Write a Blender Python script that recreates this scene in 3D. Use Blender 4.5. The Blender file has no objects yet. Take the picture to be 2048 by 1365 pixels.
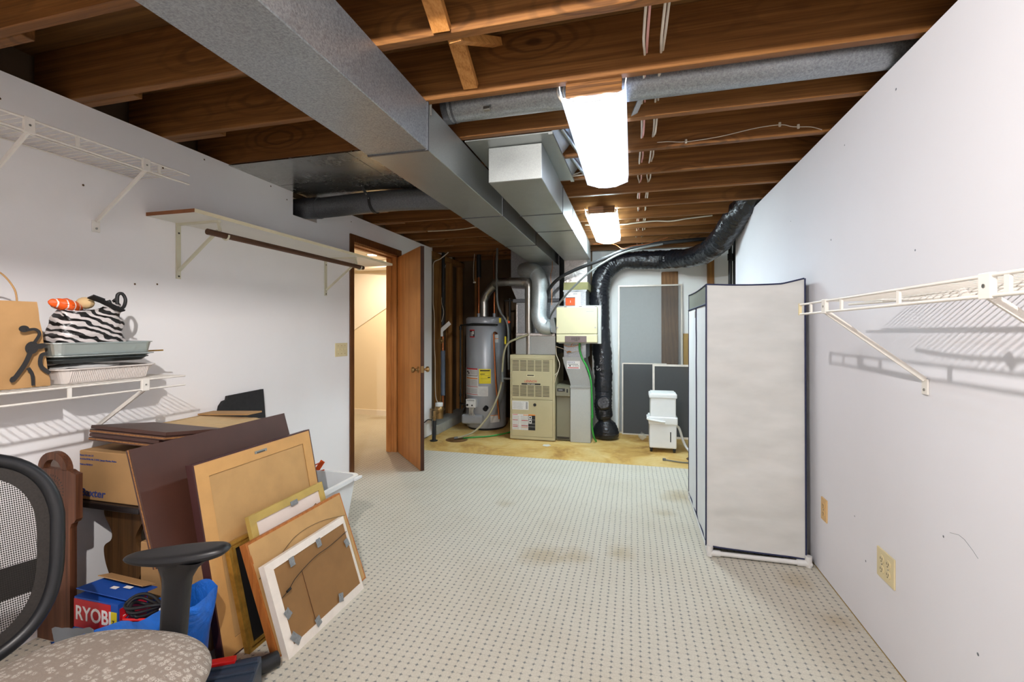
import bpy, bmesh, math, random
from mathutils import Vector, Matrix, noise
random.seed(7)
C = bpy.context.scene.collection
PI = math.pi

# ------------------------------------------------------------------ materials
def S(r, g, b):
    f = lambda c: (c/255/12.92) if c/255 <= .04045 else ((c/255+.055)/1.055)**2.4
    return (f(r), f(g), f(b), 1)

class NT:
    def __init__(s, name, rough=.5, metal=0., spec=.5):
        s.m = bpy.data.materials.new(name); s.m.use_nodes = True
        s.t = s.m.node_tree; s.b = s.t.nodes['Principled BSDF']; s.out = s.t.nodes['Material Output']
        s.b.inputs['Roughness'].default_value = rough; s.b.inputs['Metallic'].default_value = metal
        s.b.inputs['Specular IOR Level'].default_value = spec
        s.tc = s.t.nodes.new('ShaderNodeTexCoord'); s.oi = None
    def n(s, typ, **kw):
        x = s.t.nodes.new(typ)
        for k, v in kw.items():
            if k in x.inputs: s.set(x.inputs[k], v)
            else: setattr(x, k, v)
        return x
    def set(s, inp, v):
        if hasattr(v, 'is_output'): s.t.links.new(v, inp)
        else: inp.default_value = v
    def co(s, scale=(1, 1, 1), rand=False, rot=(0, 0, 0)):
        mp = s.n('ShaderNodeMapping'); s.t.links.new(s.tc.outputs['Object'], mp.inputs[0])
        mp.inputs['Scale'].default_value = scale; mp.inputs['Rotation'].default_value = rot
        if rand:
            oi = s.n('ShaderNodeObjectInfo'); mu = s.n('ShaderNodeVectorMath', operation='SCALE')
            mu.inputs[0].default_value = (37, 53, 71); s.t.links.new(oi.outputs['Random'], mu.inputs['Scale'])
            s.t.links.new(mu.outputs[0], mp.inputs['Location'])
        return mp.outputs[0]
    def noise(s, vec, scale=5, detail=4, rough=.55, dist=0):
        x = s.n('ShaderNodeTexNoise'); s.t.links.new(vec, x.inputs['Vector'])
        x.inputs['Scale'].default_value = scale; x.inputs['Detail'].default_value = detail
        x.inputs['Roughness'].default_value = rough; x.inputs['Distortion'].default_value = dist
        return x.outputs['Fac']
    def ramp(s, fac, stops):
        x = s.n('ShaderNodeValToRGB'); s.t.links.new(fac, x.inputs[0]); e = x.color_ramp.elements
        while len(e) < len(stops): e.new(.5)
        for i, (p, c) in enumerate(stops): e[i].position = p; e[i].color = c if hasattr(c, '__len__') else (c, c, c, 1)
        return x.outputs[0]
    def math(s, op, a, b=0., c=None):
        x = s.n('ShaderNodeMath', operation=op); s.set(x.inputs[0], a); s.set(x.inputs[1], b)
        if c is not None: s.set(x.inputs[2], c)
        return x.outputs[0]
    def mix(s, f, a, b, mode='MIX'):
        x = s.n('ShaderNodeMix', data_type='RGBA', blend_type=mode)
        s.set(x.inputs[0], f); s.set(x.inputs[6], a); s.set(x.inputs[7], b); return x.outputs[2]
    def col(s, v): s.set(s.b.inputs['Base Color'], v); return s
    def bump(s, h, strength=.3, dist=.01):
        x = s.n('ShaderNodeBump'); x.inputs['Strength'].default_value = strength; x.inputs['Distance'].default_value = dist
        s.t.links.new(h, x.inputs['Height']); s.t.links.new(x.outputs[0], s.b.inputs['Normal']); return s
    def xyz(s, vec):
        x = s.n('ShaderNodeSeparateXYZ'); s.t.links.new(vec, x.inputs[0]); return x.outputs

def plain(name, c, rough=.5, metal=0., var=.12, scale=6, bump=0, bscale=80, spec=.5):
    m = NT(name, rough, metal, spec); v = m.co()
    f = m.noise(v, scale, 5)
    c = Vector(c[:3]); lo = tuple(c*(1-var))+(1,); hi = tuple(c*(1+var))+(1,)
    m.col(m.ramp(f, [(.3, lo), (.7, hi)]))
    if bump: m.bump(m.noise(v, bscale, 3), bump, .003)
    return m.m

def wood(name, dark, mid, light, axis='X', scale=1., rough=.55, rand=True, knots=False, spec=.3):
    m = NT(name, rough, 0, spec)
    st = {'X': (.35, 5, 5), 'Y': (5, .35, 5), 'Z': (5, 5, .35)}[axis]
    v = m.co(tuple(k*scale for k in st), rand)
    w = m.n('ShaderNodeTexWave', wave_type='RINGS', rings_direction=axis)
    m.t.links.new(v, w.inputs['Vector']); w.inputs['Scale'].default_value = 1.6
    w.inputs['Distortion'].default_value = 5.5; w.inputs['Detail'].default_value = 3; w.inputs['Detail Scale'].default_value = .9
    fine = m.noise(m.co(tuple(k*scale*(9 if k > 1 else 3) for k in st), rand), 3, 4)
    f = m.math('ADD', m.math('MULTIPLY', w.outputs['Fac'], .16), m.math('MULTIPLY', fine, .84))
    c = m.ramp(f, [(.25, dark), (.5, mid), (.75, light)])
    big = m.noise(m.co((.7, 1.5, 1.5), rand), 2, 3)
    c = m.mix(m.ramp(big, [(.4, .0), (.7, .45)]), c, dark)
    if knots:
        vo = m.n('ShaderNodeTexVoronoi'); m.t.links.new(m.co((1.5, 4, 4), rand), vo.inputs['Vector']); vo.inputs['Scale'].default_value = 1
        dd = m.math('MULTIPLY_ADD', m.noise(m.co((2, 4, 4), rand), 3, 2), .12, vo.outputs['Distance'])
        rings = m.math('SINE', m.math('MULTIPLY', dd, 62.))
        mask = m.math('MULTIPLY', m.ramp(vo.outputs['Distance'], [(.2, 1.), (.48, 0.)]), m.ramp(rings, [(.1, 0.), (.9, .55)]))
        c = m.mix(mask, c, tuple(x*.45 for x in dark[:3])+(1,))
        c = m.mix(m.ramp(vo.outputs['Distance'], [(.04, .8), (.09, 0.)]), c, tuple(x*.3 for x in dark[:3])+(1,))
    m.col(c); m.bump(f, .15, .003)
    return m.m

def galv(name, c1, c2, scale=60, rough=.38, metal=.85, var=.35):
    m = NT(name, rough, metal); v = m.co((1, 1, 1))
    vo = m.n('ShaderNodeTexVoronoi', feature='F1'); m.t.links.new(v, vo.inputs['Vector']); vo.inputs['Scale'].default_value = scale
    sp = m.n('ShaderNodeSeparateColor'); m.t.links.new(vo.outputs['Color'], sp.inputs[0])
    nn = m.noise(v, scale*1.4, 3, .6, .6)
    f = m.math('ADD', m.math('MULTIPLY', sp.outputs[0], var), m.math('MULTIPLY', nn, 1-var))
    m.col(m.ramp(f, [(.33, c1), (.66, c2)]))
    big = m.noise(v, 4, 3)
    m.set(m.b.inputs['Roughness'], m.math('ADD', m.math('MULTIPLY', f, .2), m.math('MULTIPLY_ADD', big, .25, rough-.2)))
    return m.m

def emit(name, c, strength):
    m = NT(name); m.col(c); m.set(m.b.inputs['Emission Color'], c); m.b.inputs['Emission Strength'].default_value = strength
    return m.m

def crinkle(name, c, rough=.25, scale=14, strength=.8, metal=0., stretch=(1, 1, 1)):
    m = NT(name, rough, metal); v = m.co(stretch)
    f = m.noise(v, scale, 5, .6, 1.2); g = m.noise(v, scale*3, 3, .5, .5)
    h = m.math('ADD', f, m.math('MULTIPLY', g, .35))
    m.col(m.ramp(f, [(.3, tuple(x*.75 for x in c[:3])+(1,)), (.75, tuple(min(1, x*1.25) for x in c[:3])+(1,))]))
    m.bump(h, strength, .02); return m.m

def carpet_mat():
    m = NT('carpet_loop_pile', .95, 0, .1); v = m.co()
    o = m.xyz(v)
    px, py = .0355, .029
    wob = m.noise(v, 9, 2)
    wx = m.math('MULTIPLY_ADD', wob, .012, o[0]); wy = m.math('MULTIPLY_ADD', m.noise(m.co((1.3, 1, 1)), 8, 2), .012, o[1])
    def d(x, p): return m.math('ABSOLUTE', m.math('SUBTRACT', m.math('FRACT', m.math('DIVIDE', x, p)), .5))   # .5 at line
    dx = m.math('MULTIPLY', m.math('SUBTRACT', .5, d(wx, px)), px); dy = m.math('MULTIPLY', m.math('SUBTRACT', .5, d(wy, py)), py)
    cell = m.n('ShaderNodeTexNoise'); m.t.links.new(v, cell.inputs['Vector']); cell.inputs['Scale'].default_value = 60
    r2 = m.math('SQRT', m.math('ADD', m.math('POWER', dx, 2.), m.math('POWER', dy, 2.)))
    star = m.math('ADD', m.math('MULTIPLY', m.math('MINIMUM', dx, dy), .8), m.math('MULTIPLY', r2, .8))
    dot = m.ramp(m.math('ADD', star, m.math('MULTIPLY', m.math('SUBTRACT', cell.outputs['Fac'], .5), .003)), [(.0022, .85), (.0070, 0.)])
    line = m.math('MULTIPLY', m.ramp(m.math('MINIMUM', dx, dy), [(.0008, .15), (.0034, 0.)]), m.ramp(m.noise(v, 55, 2), [(.4, .15), (.62, 1.)]))
    fib = m.noise(v, 170, 3, .75); blotch = m.noise(v, 1.6, 4, .6)
    base = m.mix(fib, S(172, 167, 154), S(220, 215, 201))
    base = m.mix(m.ramp(blotch, [(.45, 0.), (.75, .3)]), base, S(170, 156, 130))
    for (sx, sy, sr, sa) in ((-.50, 2.53, .20, .42), (-.32, 2.58, .16, .40), (-.07, 2.68, .14, .42), (.36, 3.70, .22, .5), (.22, 3.35, .12, .3), (-.90, 3.23, .10, .28), (.86, 2.3, .12, .35), (.80, 2.62, .15, .35)):
        q = m.n('ShaderNodeVectorMath', operation='DISTANCE'); m.t.links.new(v, q.inputs[0]); q.inputs[1].default_value = (sx+.71, sy-1.16, 0)
        ed = m.math('MULTIPLY_ADD', m.noise(v, 7, 4), sr*1.1, q.outputs['Value'])
        base = m.mix(m.ramp(ed, [(sr*.7, sa), (sr*1.35, 0.)]), base, S(158, 134, 92))
    base = m.mix(line, base, S(96, 88, 78))
    base = m.mix(dot, base, S(62, 76, 90))
    m.col(base); h = m.math('SUBTRACT', fib, m.math('MULTIPLY', line, 2.)); m.bump(h, .6, .004)
    return m.m

def concrete_mat():
    m = NT('stained_concrete', .6, 0, .4); v = m.co()
    f = m.noise(v, 2.2, 8, .65, .6); g = m.noise(v, 9, 6, .6)
    c = m.ramp(f, [(.32, S(150, 108, 48)), (.48, S(196, 158, 88)), (.6, S(208, 180, 118)), (.75, S(190, 165, 110))])
    c = m.mix(m.ramp(g, [(.55, 0.), (.75, .45)]), c, S(226, 208, 160))
    m.col(c); m.bump(g, .15, .004); return m.m

def drywall(name, c, dirt=.10):
    m = NT(name, .75, 0, .25); v = m.co()
    f = m.noise(v, 1.2, 5, .6); g = m.noise(v, 22, 3)
    cc = m.mix(m.ramp(f, [(.45, 0.), (.8, dirt)]), c, S(150, 138, 125))
    m.col(cc); m.bump(g, .05, .003); return m.m

def screen_mat(name, c, alpha):
    m = NT(name, .6); m.col(c); v = m.co(); f = m.noise(v, 40, 2)
    m.set(m.b.inputs['Alpha'], m.math('MULTIPLY_ADD', f, .06, alpha-.03)); return m.m

def chair_mesh_mat():
    m = NT('chair_back_mesh', .7, 0, .2); v = m.co(); m.col(S(30, 28, 26)); o = m.xyz(v)
    s1 = m.math('SINE', m.math('MULTIPLY', o[1], 1500.)); s2 = m.math('SINE', m.math('MULTIPLY', o[2], 1150.))
    a = m.math('GREATER_THAN', m.math('ADD', s1, s2), .15)
    m.set(m.b.inputs['Alpha'], a); return m.m

def seat_fabric():
    m = NT('seat_fabric_floral', .9, 0, .15); v = m.co((1, 1, .2))
    br = m.n('ShaderNodeTexVoronoi', feature='F1'); m.t.links.new(v, br.inputs['Vector']); br.inputs['Scale'].default_value = 58; br.inputs['Randomness'].default_value = .55
    n1 = m.noise(v, 330, 2, .6, 1.5)
    fl = m.math('MULTIPLY', m.ramp(br.outputs['Distance'], [(.36, 1.), (.5, 0.)]), m.ramp(n1, [(.44, 0.), (.52, 1.)]))
    dk = m.math('MULTIPLY', m.ramp(br.outputs['Distance'], [(.3, 1.), (.5, 0.)]), m.ramp(n1, [(.36, 1.), (.44, 0.)]))
    base = m.mix(m.noise(v, 300, 2), S(128, 118, 109), S(150, 140, 130))
    c = m.mix(fl, base, S(186, 178, 168)); c = m.mix(m.math('MULTIPLY', dk, .6), c, S(90, 84, 82))
    m.col(c); m.bump(n1, .15, .002); return m.m

def zebra_mat():
    m = NT('zebra_print', .35); v = m.co((.8, 1.1, 1.6), rot=(.5, 0, 0))
    w = m.n('ShaderNodeTexWave', bands_direction='Z'); m.t.links.new(v, w.inputs['Vector']); w.inputs['Scale'].default_value = 8.
    w.inputs['Distortion'].default_value = 6.5; w.inputs['Detail'].default_value = 2; w.inputs['Detail Scale'].default_value = 1.6
    c = m.ramp(w.outputs['Fac'], [(.46, S(24, 22, 22)), (.52, S(205, 198, 196))]); m.col(c)
    m.bump(m.noise(v, 26, 3), .5, .008); return m.m

M = {}
M['paint'] = drywall('white_wall_paint', S(240, 239, 240), .07); M['paint_back'] = drywall('white_back_wall_paint', S(238, 241, 240), .03)
M['hall_paint'] = drywall('cream_hall_paint', S(238, 226, 204), .02); M['hall_white'] = drywall('hall_ceiling_white', S(236, 230, 222), .02)
M['paint_right_shaded'] = drywall('right_wall_paint_with_shade', S(222, 222, 227), .06); M['carpet'] = carpet_mat(); M['concrete'] = concrete_mat(); M['curb'] = plain('grey_concrete_curb', S(150, 148, 140), .85, bump=.3)  # right wall: same white paint, greyed in colour to offset its strong lighting
M['joist'] = wood('reddish_joist_timber', S(94, 58, 26), S(126, 82, 40), S(148, 102, 56), 'X', knots=True)
M['brace'] = wood('bright_pine', S(150, 96, 44), S(190, 132, 70), S(206, 152, 88), 'Y', 1.5)
M['subfloor'] = wood('plywood_subfloor', S(84, 58, 30), S(116, 82, 44), S(140, 102, 58), 'X', .6)
M['stud'] = wood('stud_timber', S(112, 76, 38), S(158, 112, 60), S(180, 132, 76), 'Z')
M['kraft'] = plain('kraft_insulation_paper', S(98, 78, 56), .8, var=.25, scale=3)
M['galv'] = galv('galvanised_sheet', S(134, 138, 142), S(172, 177, 181), 110, .38, .8, .12)
M['galv_dull'] = galv('dull_galvanised_sheet', S(152, 156, 154), S(168, 172, 170), 190, .36, .75, .1)
M['galv_shiny'] = galv('bright_sheet_metal', S(168, 168, 162), S(182, 182, 176), 30, .22, .95, .1); M['galv_dark'] = galv('dark_galvanised_pipe', S(84, 86, 90), S(112, 114, 118), 120, .48, .7, .1)
M['galv_pipe'] = galv('bluish_galvanised_pipe', S(166, 174, 176), S(190, 197, 198), 90, .38, .55, .1); M['galv_floor'] = galv('pale_galvanised_drop', S(174, 178, 176), S(186, 189, 187), 160, .5, .5, .1)
M['foil'] = crinkle('foil_tape', S(196, 192, 190), .32, 22, .22, .85)
M['steel'] = plain('steel', S(168, 166, 160), .3, .9)
M['black_steel'] = plain('black_steel_pipe', S(26, 26, 26), .5, .3)
M['copper'] = plain('copper', S(176, 104, 62), .35, .85); M['brass'] = plain('aged_brass', S(150, 120, 78), .35, .85)
M['white_wire'] = plain('white_vinyl_coated_wire', S(226, 222, 214), .4, var=.04)
M['white_pl'] = plain('white_plastic', S(228, 230, 230), .4, var=.03); M['pvc'] = plain('white_pvc', S(214, 214, 212), .4, var=.05)
M['ivory'] = plain('ivory_plastic', S(214, 200, 158), .4, var=.04); M['tan_pl'] = plain('tan_plastic', S(212, 176, 122), .45, var=.05)
M['cream_metal'] = plain('cream_enamel_bracket', S(206, 202, 180), .45, var=.06)
M['laminate'] = plain('white_laminate', S(222, 220, 212), .4, var=.03); M['lam_edge'] = plain('cream_edge_band', S(232, 222, 190), .45, var=.04)
M['raw_edge'] = plain('raw_board_edge', S(134, 82, 44), .7); M['rod'] = wood('dark_rod_wood', S(58, 36, 24), S(88, 58, 40), S(104, 72, 50), 'Y', 2)
M['door'] = wood('oak_door_veneer', S(150, 98, 54), S(188, 130, 76), S(204, 150, 96), 'Z', 1.4, .4)
M['door_edge'] = wood('dark_door_edge', S(50, 28, 18), S(70, 40, 26), S(84, 52, 34), 'Z', 1.5)
M['casing'] = wood('dark_casing_wood', S(64, 36, 16), S(100, 62, 32), S(124, 80, 44), 'Z', 1.6, .4)
M['card'] = plain('corrugated_cardboard', S(172, 134, 88), .85, var=.08, bump=.1); M['card_lt'] = plain('light_cardboard', S(206, 176, 130), .85, var=.07)
M['card_dk'] = plain('brown_hardboard_backing', S(134, 98, 56), .8, var=.1, bump=.12); M['kraftpaper'] = plain('kraft_paper', S(184, 146, 94), .75, var=.09, scale=9, bump=.2, bscale=30)
M['bagpaper'] = plain('brown_bag_paper', S(176, 136, 88), .75, var=.1, scale=8, bump=.25, bscale=18)
M['darkboard'] = plain('dark_brown_laminate', S(70, 40, 30), .5, var=.12); M['chip'] = plain('chipboard_core', S(150, 104, 58), .85, var=.35, scale=120)
M['maroon'] = plain('maroon_frame_edge', S(66, 34, 34), .4); M['framewood'] = plain('raw_frame_wood', S(198, 152, 92), .6, var=.07, scale=12)
M['gold'] = plain('gold_leaf_frame', S(176, 138, 62), .38, .55, var=.3, scale=25); M['goldback'] = plain('gold_painted_back', S(186, 160, 88), .5, .1, var=.2)
M['black'] = plain('matt_black', S(22, 22, 24), .55); M['black_cloth'] = plain('black_cloth', S(34, 34, 36), .85, var=.2, scale=40)
M['whitewood'] = plain('white_painted_wood', S(224, 216, 206), .5, var=.06, scale=20); M['offwhite'] = plain('off_white_board', S(224, 212, 202), .7, var=.05)
M['ducttape'] = crinkle('grey_duct_tape', S(134, 138, 140), .4, 50, .4, .2)
M['orangewood'] = wood('honey_wood', S(140, 80, 34), S(178, 108, 50), S(190, 124, 62), 'Z', 1.4)
M['walnut'] = wood('walnut_board', S(58, 34, 20), S(98, 60, 40), S(116, 76, 52), 'Z', 1.2); M['darkwalnut'] = wood('dark_turned_wood', S(46, 30, 16), S(82, 56, 30), S(100, 70, 40), 'Z', 1.2)
M['blackwood'] = plain('black_stained_wood', S(28, 22, 22), .35)
M['chair_pl'] = plain('black_chair_plastic', S(24, 25, 28), .42, var=.1); M['chair_mesh'] = chair_mesh_mat(); M['chair_band'] = plain('dark_mesh_band', S(40, 36, 33), .85, var=.3, scale=200)
M['seat'] = seat_fabric(); M['blue_tarp'] = crinkle('blue_woven_plastic', S(30, 108, 208), .32, 9, .4); M['yellow'] = plain('yellow_print', S(226, 206, 36), .5)
M['greyfilm'] = plain('grey_plastic', S(120, 126, 134), .45); M['red'] = plain('red_print', S(190, 26, 34), .45); M['redplastic'] = plain('red_plastic', S(220, 30, 30), .4)
M['bluebox'] = plain('blue_carton_print', S(24, 78, 168), .5); M['navy'] = plain('navy_piping', S(30, 36, 70), .7); M['navyplastic'] = plain('dark_navy_plastic', S(36, 48, 64), .45)
M['inkblue'] = plain('blue_carton_ink', S(58, 72, 132), .7); M['ink'] = plain('black_ink', S(40, 38, 38), .7); M['white'] = plain('white_print', S(232, 230, 228), .5, var=.02)
M['label'] = plain('white_label', S(206, 206, 204), .5, var=.05, scale=30); M['labelgrey'] = plain('grey_fine_print', S(150, 150, 150), .6); M['orange'] = plain('orange_plastic', S(230, 92, 28), .45)
M['orangeprint'] = plain('orange_print', S(224, 130, 40), .5); M['orangesign'] = plain('fluorescent_orange_sign', S(250, 84, 28), .5, var=.03)
M['heater'] = plain('grey_heater_enamel', S(152, 156, 162), .32, .15, var=.04); M['furnace'] = plain('beige_furnace_enamel', S(176, 166, 132), .45, var=.03)
M['cabinet'] = plain('olive_grey_enamel', S(118, 114, 96), .45, var=.03); M['slot'] = plain('dark_louver_slot', S(52, 46, 36), .7); M['humid'] = plain('pale_cream_plastic', S(200, 193, 156), .45, var=.02)
M['brownpl'] = plain('taupe_plastic', S(104, 88, 86), .5); M['canvas'] = plain('olive_canvas', S(128, 124, 84), .8)
M['flex'] = crinkle('black_plastic_duct_jacket', S(26, 27, 32), .2, 9, .65, 0, (1, 1, 1)); M['rubber'] = plain('black_rubber', S(20, 20, 22), .6)
M['greyhose'] = plain('grey_hose', S(96, 98, 96), .5); M['clearhose'] = plain('clear_tan_hose', S(150, 144, 116), .35); M['green'] = plain('green_hose', S(40, 138, 54), .4)
M['pipewrap'] = plain('blue_grey_pipe_insulation', S(74, 84, 100), .7); M['cable'] = plain('cream_cable', S(206, 196, 178), .45); M['redstripe'] = plain('pink_cable_print', S(216, 160, 150), .5)
M['wirebrown'] = plain('orange_brown_wire', S(170, 108, 52), .5)
def canvas():
    m = NT('ivory_canvas', .85, 0, .2); v = m.co((1.2, 1, 3.2)); f = m.noise(v, 2.2, 1.5, .45, .35)
    m.col(m.ramp(m.noise(v, 4, 3), [(.3, S(198, 199, 196)), (.7, S(208, 208, 205))])); m.bump(f, .45, .05); return m.m
M['fabric'] = canvas()
M['fabric_lt'] = plain('white_canvas_door', S(224, 228, 230), .85, var=.03, scale=4); M['windowmesh'] = screen_mat('grey_window_mesh', S(120, 124, 112), .85)
M['screen_lt'] = screen_mat('fine_insect_mesh', S(96, 102, 104), .40); M['screen_dk'] = screen_mat('dark_insect_mesh', S(66, 68, 70), .9); M['alu'] = plain('aluminium_frame', S(196, 192, 182), .4, .5)
M['plank'] = wood('aged_plank', S(96, 66, 40), S(136, 98, 62), S(152, 114, 74), 'Z', 1.5); M['copperpanel'] = wood('reddish_veneer', S(110, 66, 46), S(144, 92, 66), S(160, 108, 82), 'Z', 1.5)
M['tan'] = plain('tan_board', S(158, 128, 76), .7); M['pan'] = plain('baking_pan_metal', S(188, 196, 194), .33, .75, var=.06); M['darkpan'] = plain('dark_pan', S(60, 66, 66), .4, .5)
M['dish'] = plain('white_dish', S(222, 214, 208), .3, var=.02); M['zebra'] = zebra_mat(); M['goldstick'] = plain('gold_stick', S(160, 124, 60), .4, .4)
M['binplastic'] = plain('white_bin_plastic', S(222, 226, 228), .4, var=.03); M['grain'] = wood('printed_woodgrain', S(58, 34, 12), S(112, 72, 30), S(150, 102, 48), 'X', 2.2, .45)
def lens_mat(name, c, base, peak, off):
    m = NT(name, .4); m.col(c); o = m.xyz(m.co()); g = 0
    for k in (-off, off):
        d = m.math('SUBTRACT', o[0], k); e = m.math('POWER', 2.718, m.math('MULTIPLY', m.math('MULTIPLY', d, d), -1/(.010**2)))
        g = e if g == 0 else m.math('ADD', g, e)
    m.set(m.b.inputs['Emission Color'], c); m.set(m.b.inputs['Emission Strength'], m.math('MULTIPLY_ADD', g, peak, base)); return m.m
M['lens'] = lens_mat('lit_lens', (.86, .95, 1.12, 1), .92, 34., .055); M['lens2'] = lens_mat('lit_lens_bright', (.88, 1.05, 1.12, 1), 14., 250., .055)
M['bulb'] = emit('lit_bulb', (1, .95, .92, 1), 14500.)
M['can'] = emit('lit_can', (1, .80, .56, 1), 750.); M['dirt'] = plain('dark_stain', S(92, 66, 40), .8, var=.3, scale=20); M['water'] = plain('brown_stain', S(110, 78, 44), .4, var=.3, scale=20)
M['clearbag'] = screen_mat('clear_film', S(190, 190, 180), .35)

# ------------------------------------------------------------------ mesh builder
class MB:
    def __init__(s, T=None): s.v = []; s.f = []; s.T = T or Matrix()
    def add(s, vs, fs, mi=0, sm=False):
        b = len(s.v); s.v += [s.T @ Vector(v) for v in vs]; s.f += [([i+b for i in f], mi, sm) for f in fs]; return s
    def bm(s, bm, mi=0, sm=False):
        bm.verts.index_update(); s.add([v.co.copy() for v in bm.verts], [[v.index for v in f.verts] for f in bm.faces], mi, sm); bm.free(); return s
    def box(s, x0, x1, y0, y1, z0, z1, bev=0, mi=0, seg=2):
        bm = bmesh.new(); bmesh.ops.create_cube(bm, size=1)
        for v in bm.verts: v.co = Vector(((x0+x1)/2+v.co.x*(x1-x0), (y0+y1)/2+v.co.y*(y1-y0), (z0+z1)/2+v.co.z*(z1-z0)))
        if bev: bmesh.ops.bevel(bm, geom=bm.edges[:], offset=bev, segments=seg, affect='EDGES', profile=.6)
        return s.bm(bm, mi)
    def quad(s, a, b, c, d, mi=0): return s.add([a, b, c, d], [[0, 1, 2, 3]], mi)
    def cyl(s, a, b, r, r2=None, n=20, mi=0, caps=True):
        return s.tube([a, b], [r, r if r2 is None else r2], n, mi, caps)
    def tube(s, pts, r, n=12, mi=0, caps=True, sm=True):
        pts = [Vector(p) for p in pts]; rs = r if hasattr(r, '__len__') else [r]*len(pts)
        vs = []; fs = []; up = None
        for i, p in enumerate(pts):
            t = (pts[min(i+1, len(pts)-1)]-pts[max(i-1, 0)]).normalized()
            if up is None: up = t.orthogonal().normalized()
            up = (up-t*up.dot(t)); up = up.normalized() if up.length > 1e-6 else t.orthogonal().normalized()
            sd = t.cross(up)
            for k in range(n):
                a = 2*PI*k/n; vs.append(p+(up*math.cos(a)+sd*math.sin(a))*rs[i])
        for i in range(len(pts)-1):
            for k in range(n): fs.append([i*n+k, i*n+(k+1) % n, (i+1)*n+(k+1) % n, (i+1)*n+k])
        s.add(vs, fs, mi, sm)
        if caps: s.add(vs[:n], [list(range(n))[::-1]], mi); s.add(vs[-n:], [list(range(n))], mi)
        return s
    def lathe(s, prof, c=(0, 0, 0), n=32, mi=0, axis='Z', sm=True, caps=True):
        vs = []; fs = []; c = Vector(c)
        for r, h in prof:
            for k in range(n):
                a = 2*PI*k/n; p = Vector((r*math.cos(a), r*math.sin(a), h))
                if axis == 'X': p = Vector((p.z, p.x, p.y))
                if axis == 'Y': p = Vector((p.y, p.z, p.x))
                vs.append(c+p)
        m = len(prof)
        for i in range(m-1):
            for k in range(n): fs.append([i*n+k, i*n+(k+1) % n, (i+1)*n+(k+1) % n, (i+1)*n+k])
        s.add(vs, fs, mi, sm)
        if caps: s.add(vs[:n], [list(range(n))[::-1]], mi); s.add(vs[-n:], [list(range(n))], mi)
        return s
    def prism(s, poly, d, mi=0, holes=False):
        """poly: 3-D points of a planar outline, d: extrusion vector"""
        d = Vector(d); n = len(poly); p = [Vector(q) for q in poly]
        s.add(p+[q+d for q in p], [list(range(n))[::-1], list(range(n, 2*n))]+[[i, (i+1) % n, n+(i+1) % n, n+i] for i in range(n)], mi); return s
    def ring(s, outer, inner, d, mi=0):
        d = Vector(d); n = len(outer); o = [Vector(q) for q in outer]; i_ = [Vector(q) for q in inner]
        vs = o+i_+[q+d for q in o]+[q+d for q in i_]; fs = []
        for k in range(n):
            j = (k+1) % n
            fs += [[k, n+k, n+j, j], [2*n+k, 2*n+j, 3*n+j, 3*n+k], [k, j, 2*n+j, 2*n+k], [n+k, 3*n+k, 3*n+j, n+j]]
        s.add(vs, fs, mi); return s
    def grid(s, fn, nu, nv, mi=0, sm=True):
        s.add([fn(i/nu, j/nv) for j in range(nv+1) for i in range(nu+1)], [[j*(nu+1)+i, j*(nu+1)+i+1, (j+1)*(nu+1)+i+1, (j+1)*(nu+1)+i] for j in range(nv) for i in range(nu)], mi, sm); return s
    def text(s, txt, size, o, xd, yd, mi=0, ext=.0006, align='LEFT', sx=1., bold=0.):
        cu = bpy.data.curves.new('lettering', 'FONT'); cu.body = txt; cu.size = size; cu.extrude = ext; cu.align_x = align; cu.resolution_u = 3; cu.offset = bold*size
        ob = bpy.data.objects.new('lettering', cu); me = ob.to_mesh()
        xd = Vector(xd).normalized(); yd = Vector(yd).normalized(); zd = xd.cross(yd); o = Vector(o)
        s.add([o+xd*(v.co.x*sx)+yd*v.co.y+zd*(v.co.z+ext) for v in me.vertices], [list(p.vertices) for p in me.polygons], mi)
        ob.to_mesh_clear(); bpy.data.objects.remove(ob); bpy.data.curves.remove(cu); return s
    def build(s, name, mats, parent=None, label=None, fixn=True):
        if not isinstance(mats, (list, tuple)): mats = [mats]
        if parent is not None: org = parent['_o'] if '_o' in parent else None; org = Vector(ORG[parent.name])
        else:
            xs = [v.x for v in s.v]; ys = [v.y for v in s.v]; zs = [v.z for v in s.v]
            org = Vector(((min(xs)+max(xs))/2, (min(ys)+max(ys))/2, min(zs)))
        me = bpy.data.meshes.new(name); me.from_pydata([v-org for v in s.v], [], [f for f, _, _ in s.f])
        for k in mats: me.materials.append(M[k] if isinstance(k, str) else k)
        for p, (_, mi, sm) in zip(me.polygons, s.f): p.material_index = mi; p.use_smooth = sm
        if fixn:
            bm = bmesh.new(); bm.from_mesh(me); bmesh.ops.recalc_face_normals(bm, faces=bm.faces); bm.to_mesh(me); bm.free()
        o = bpy.data.objects.new(name, me); C.objects.link(o)
        if parent is not None: o.parent = parent; ORG[o.name] = org
        else: o.location = org; ORG[o.name] = org
        if label: o['label'] = label
        return o
ORG = {}
def tag(o, label, cat, group=None):
    o['label'] = label; o['category'] = cat
    if group: o['group'] = group
    return o
def thing(name, loc, label, cat, group=None):
    o = bpy.data.objects.new(name, None); C.objects.link(o); o.location = loc; ORG[o.name] = Vector(loc); o.empty_display_size = .05
    return tag(o, label, cat, group)
def struct(o): o['kind'] = 'structure'; return o
def smooth(pts, k=6):
    P = [Vector(p) for p in pts]; out = []
    for i in range(len(P)-1):
        a, b, c, d = P[max(i-1, 0)], P[i], P[i+1], P[min(i+2, len(P)-1)]
        for j in range(k):
            t = j/k; out.append(.5*((2*b)+(c-a)*t+(2*a-5*b+4*c-d)*t*t+(3*b-a-3*c+d)*t**3))
    return out+[P[-1]]
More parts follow.
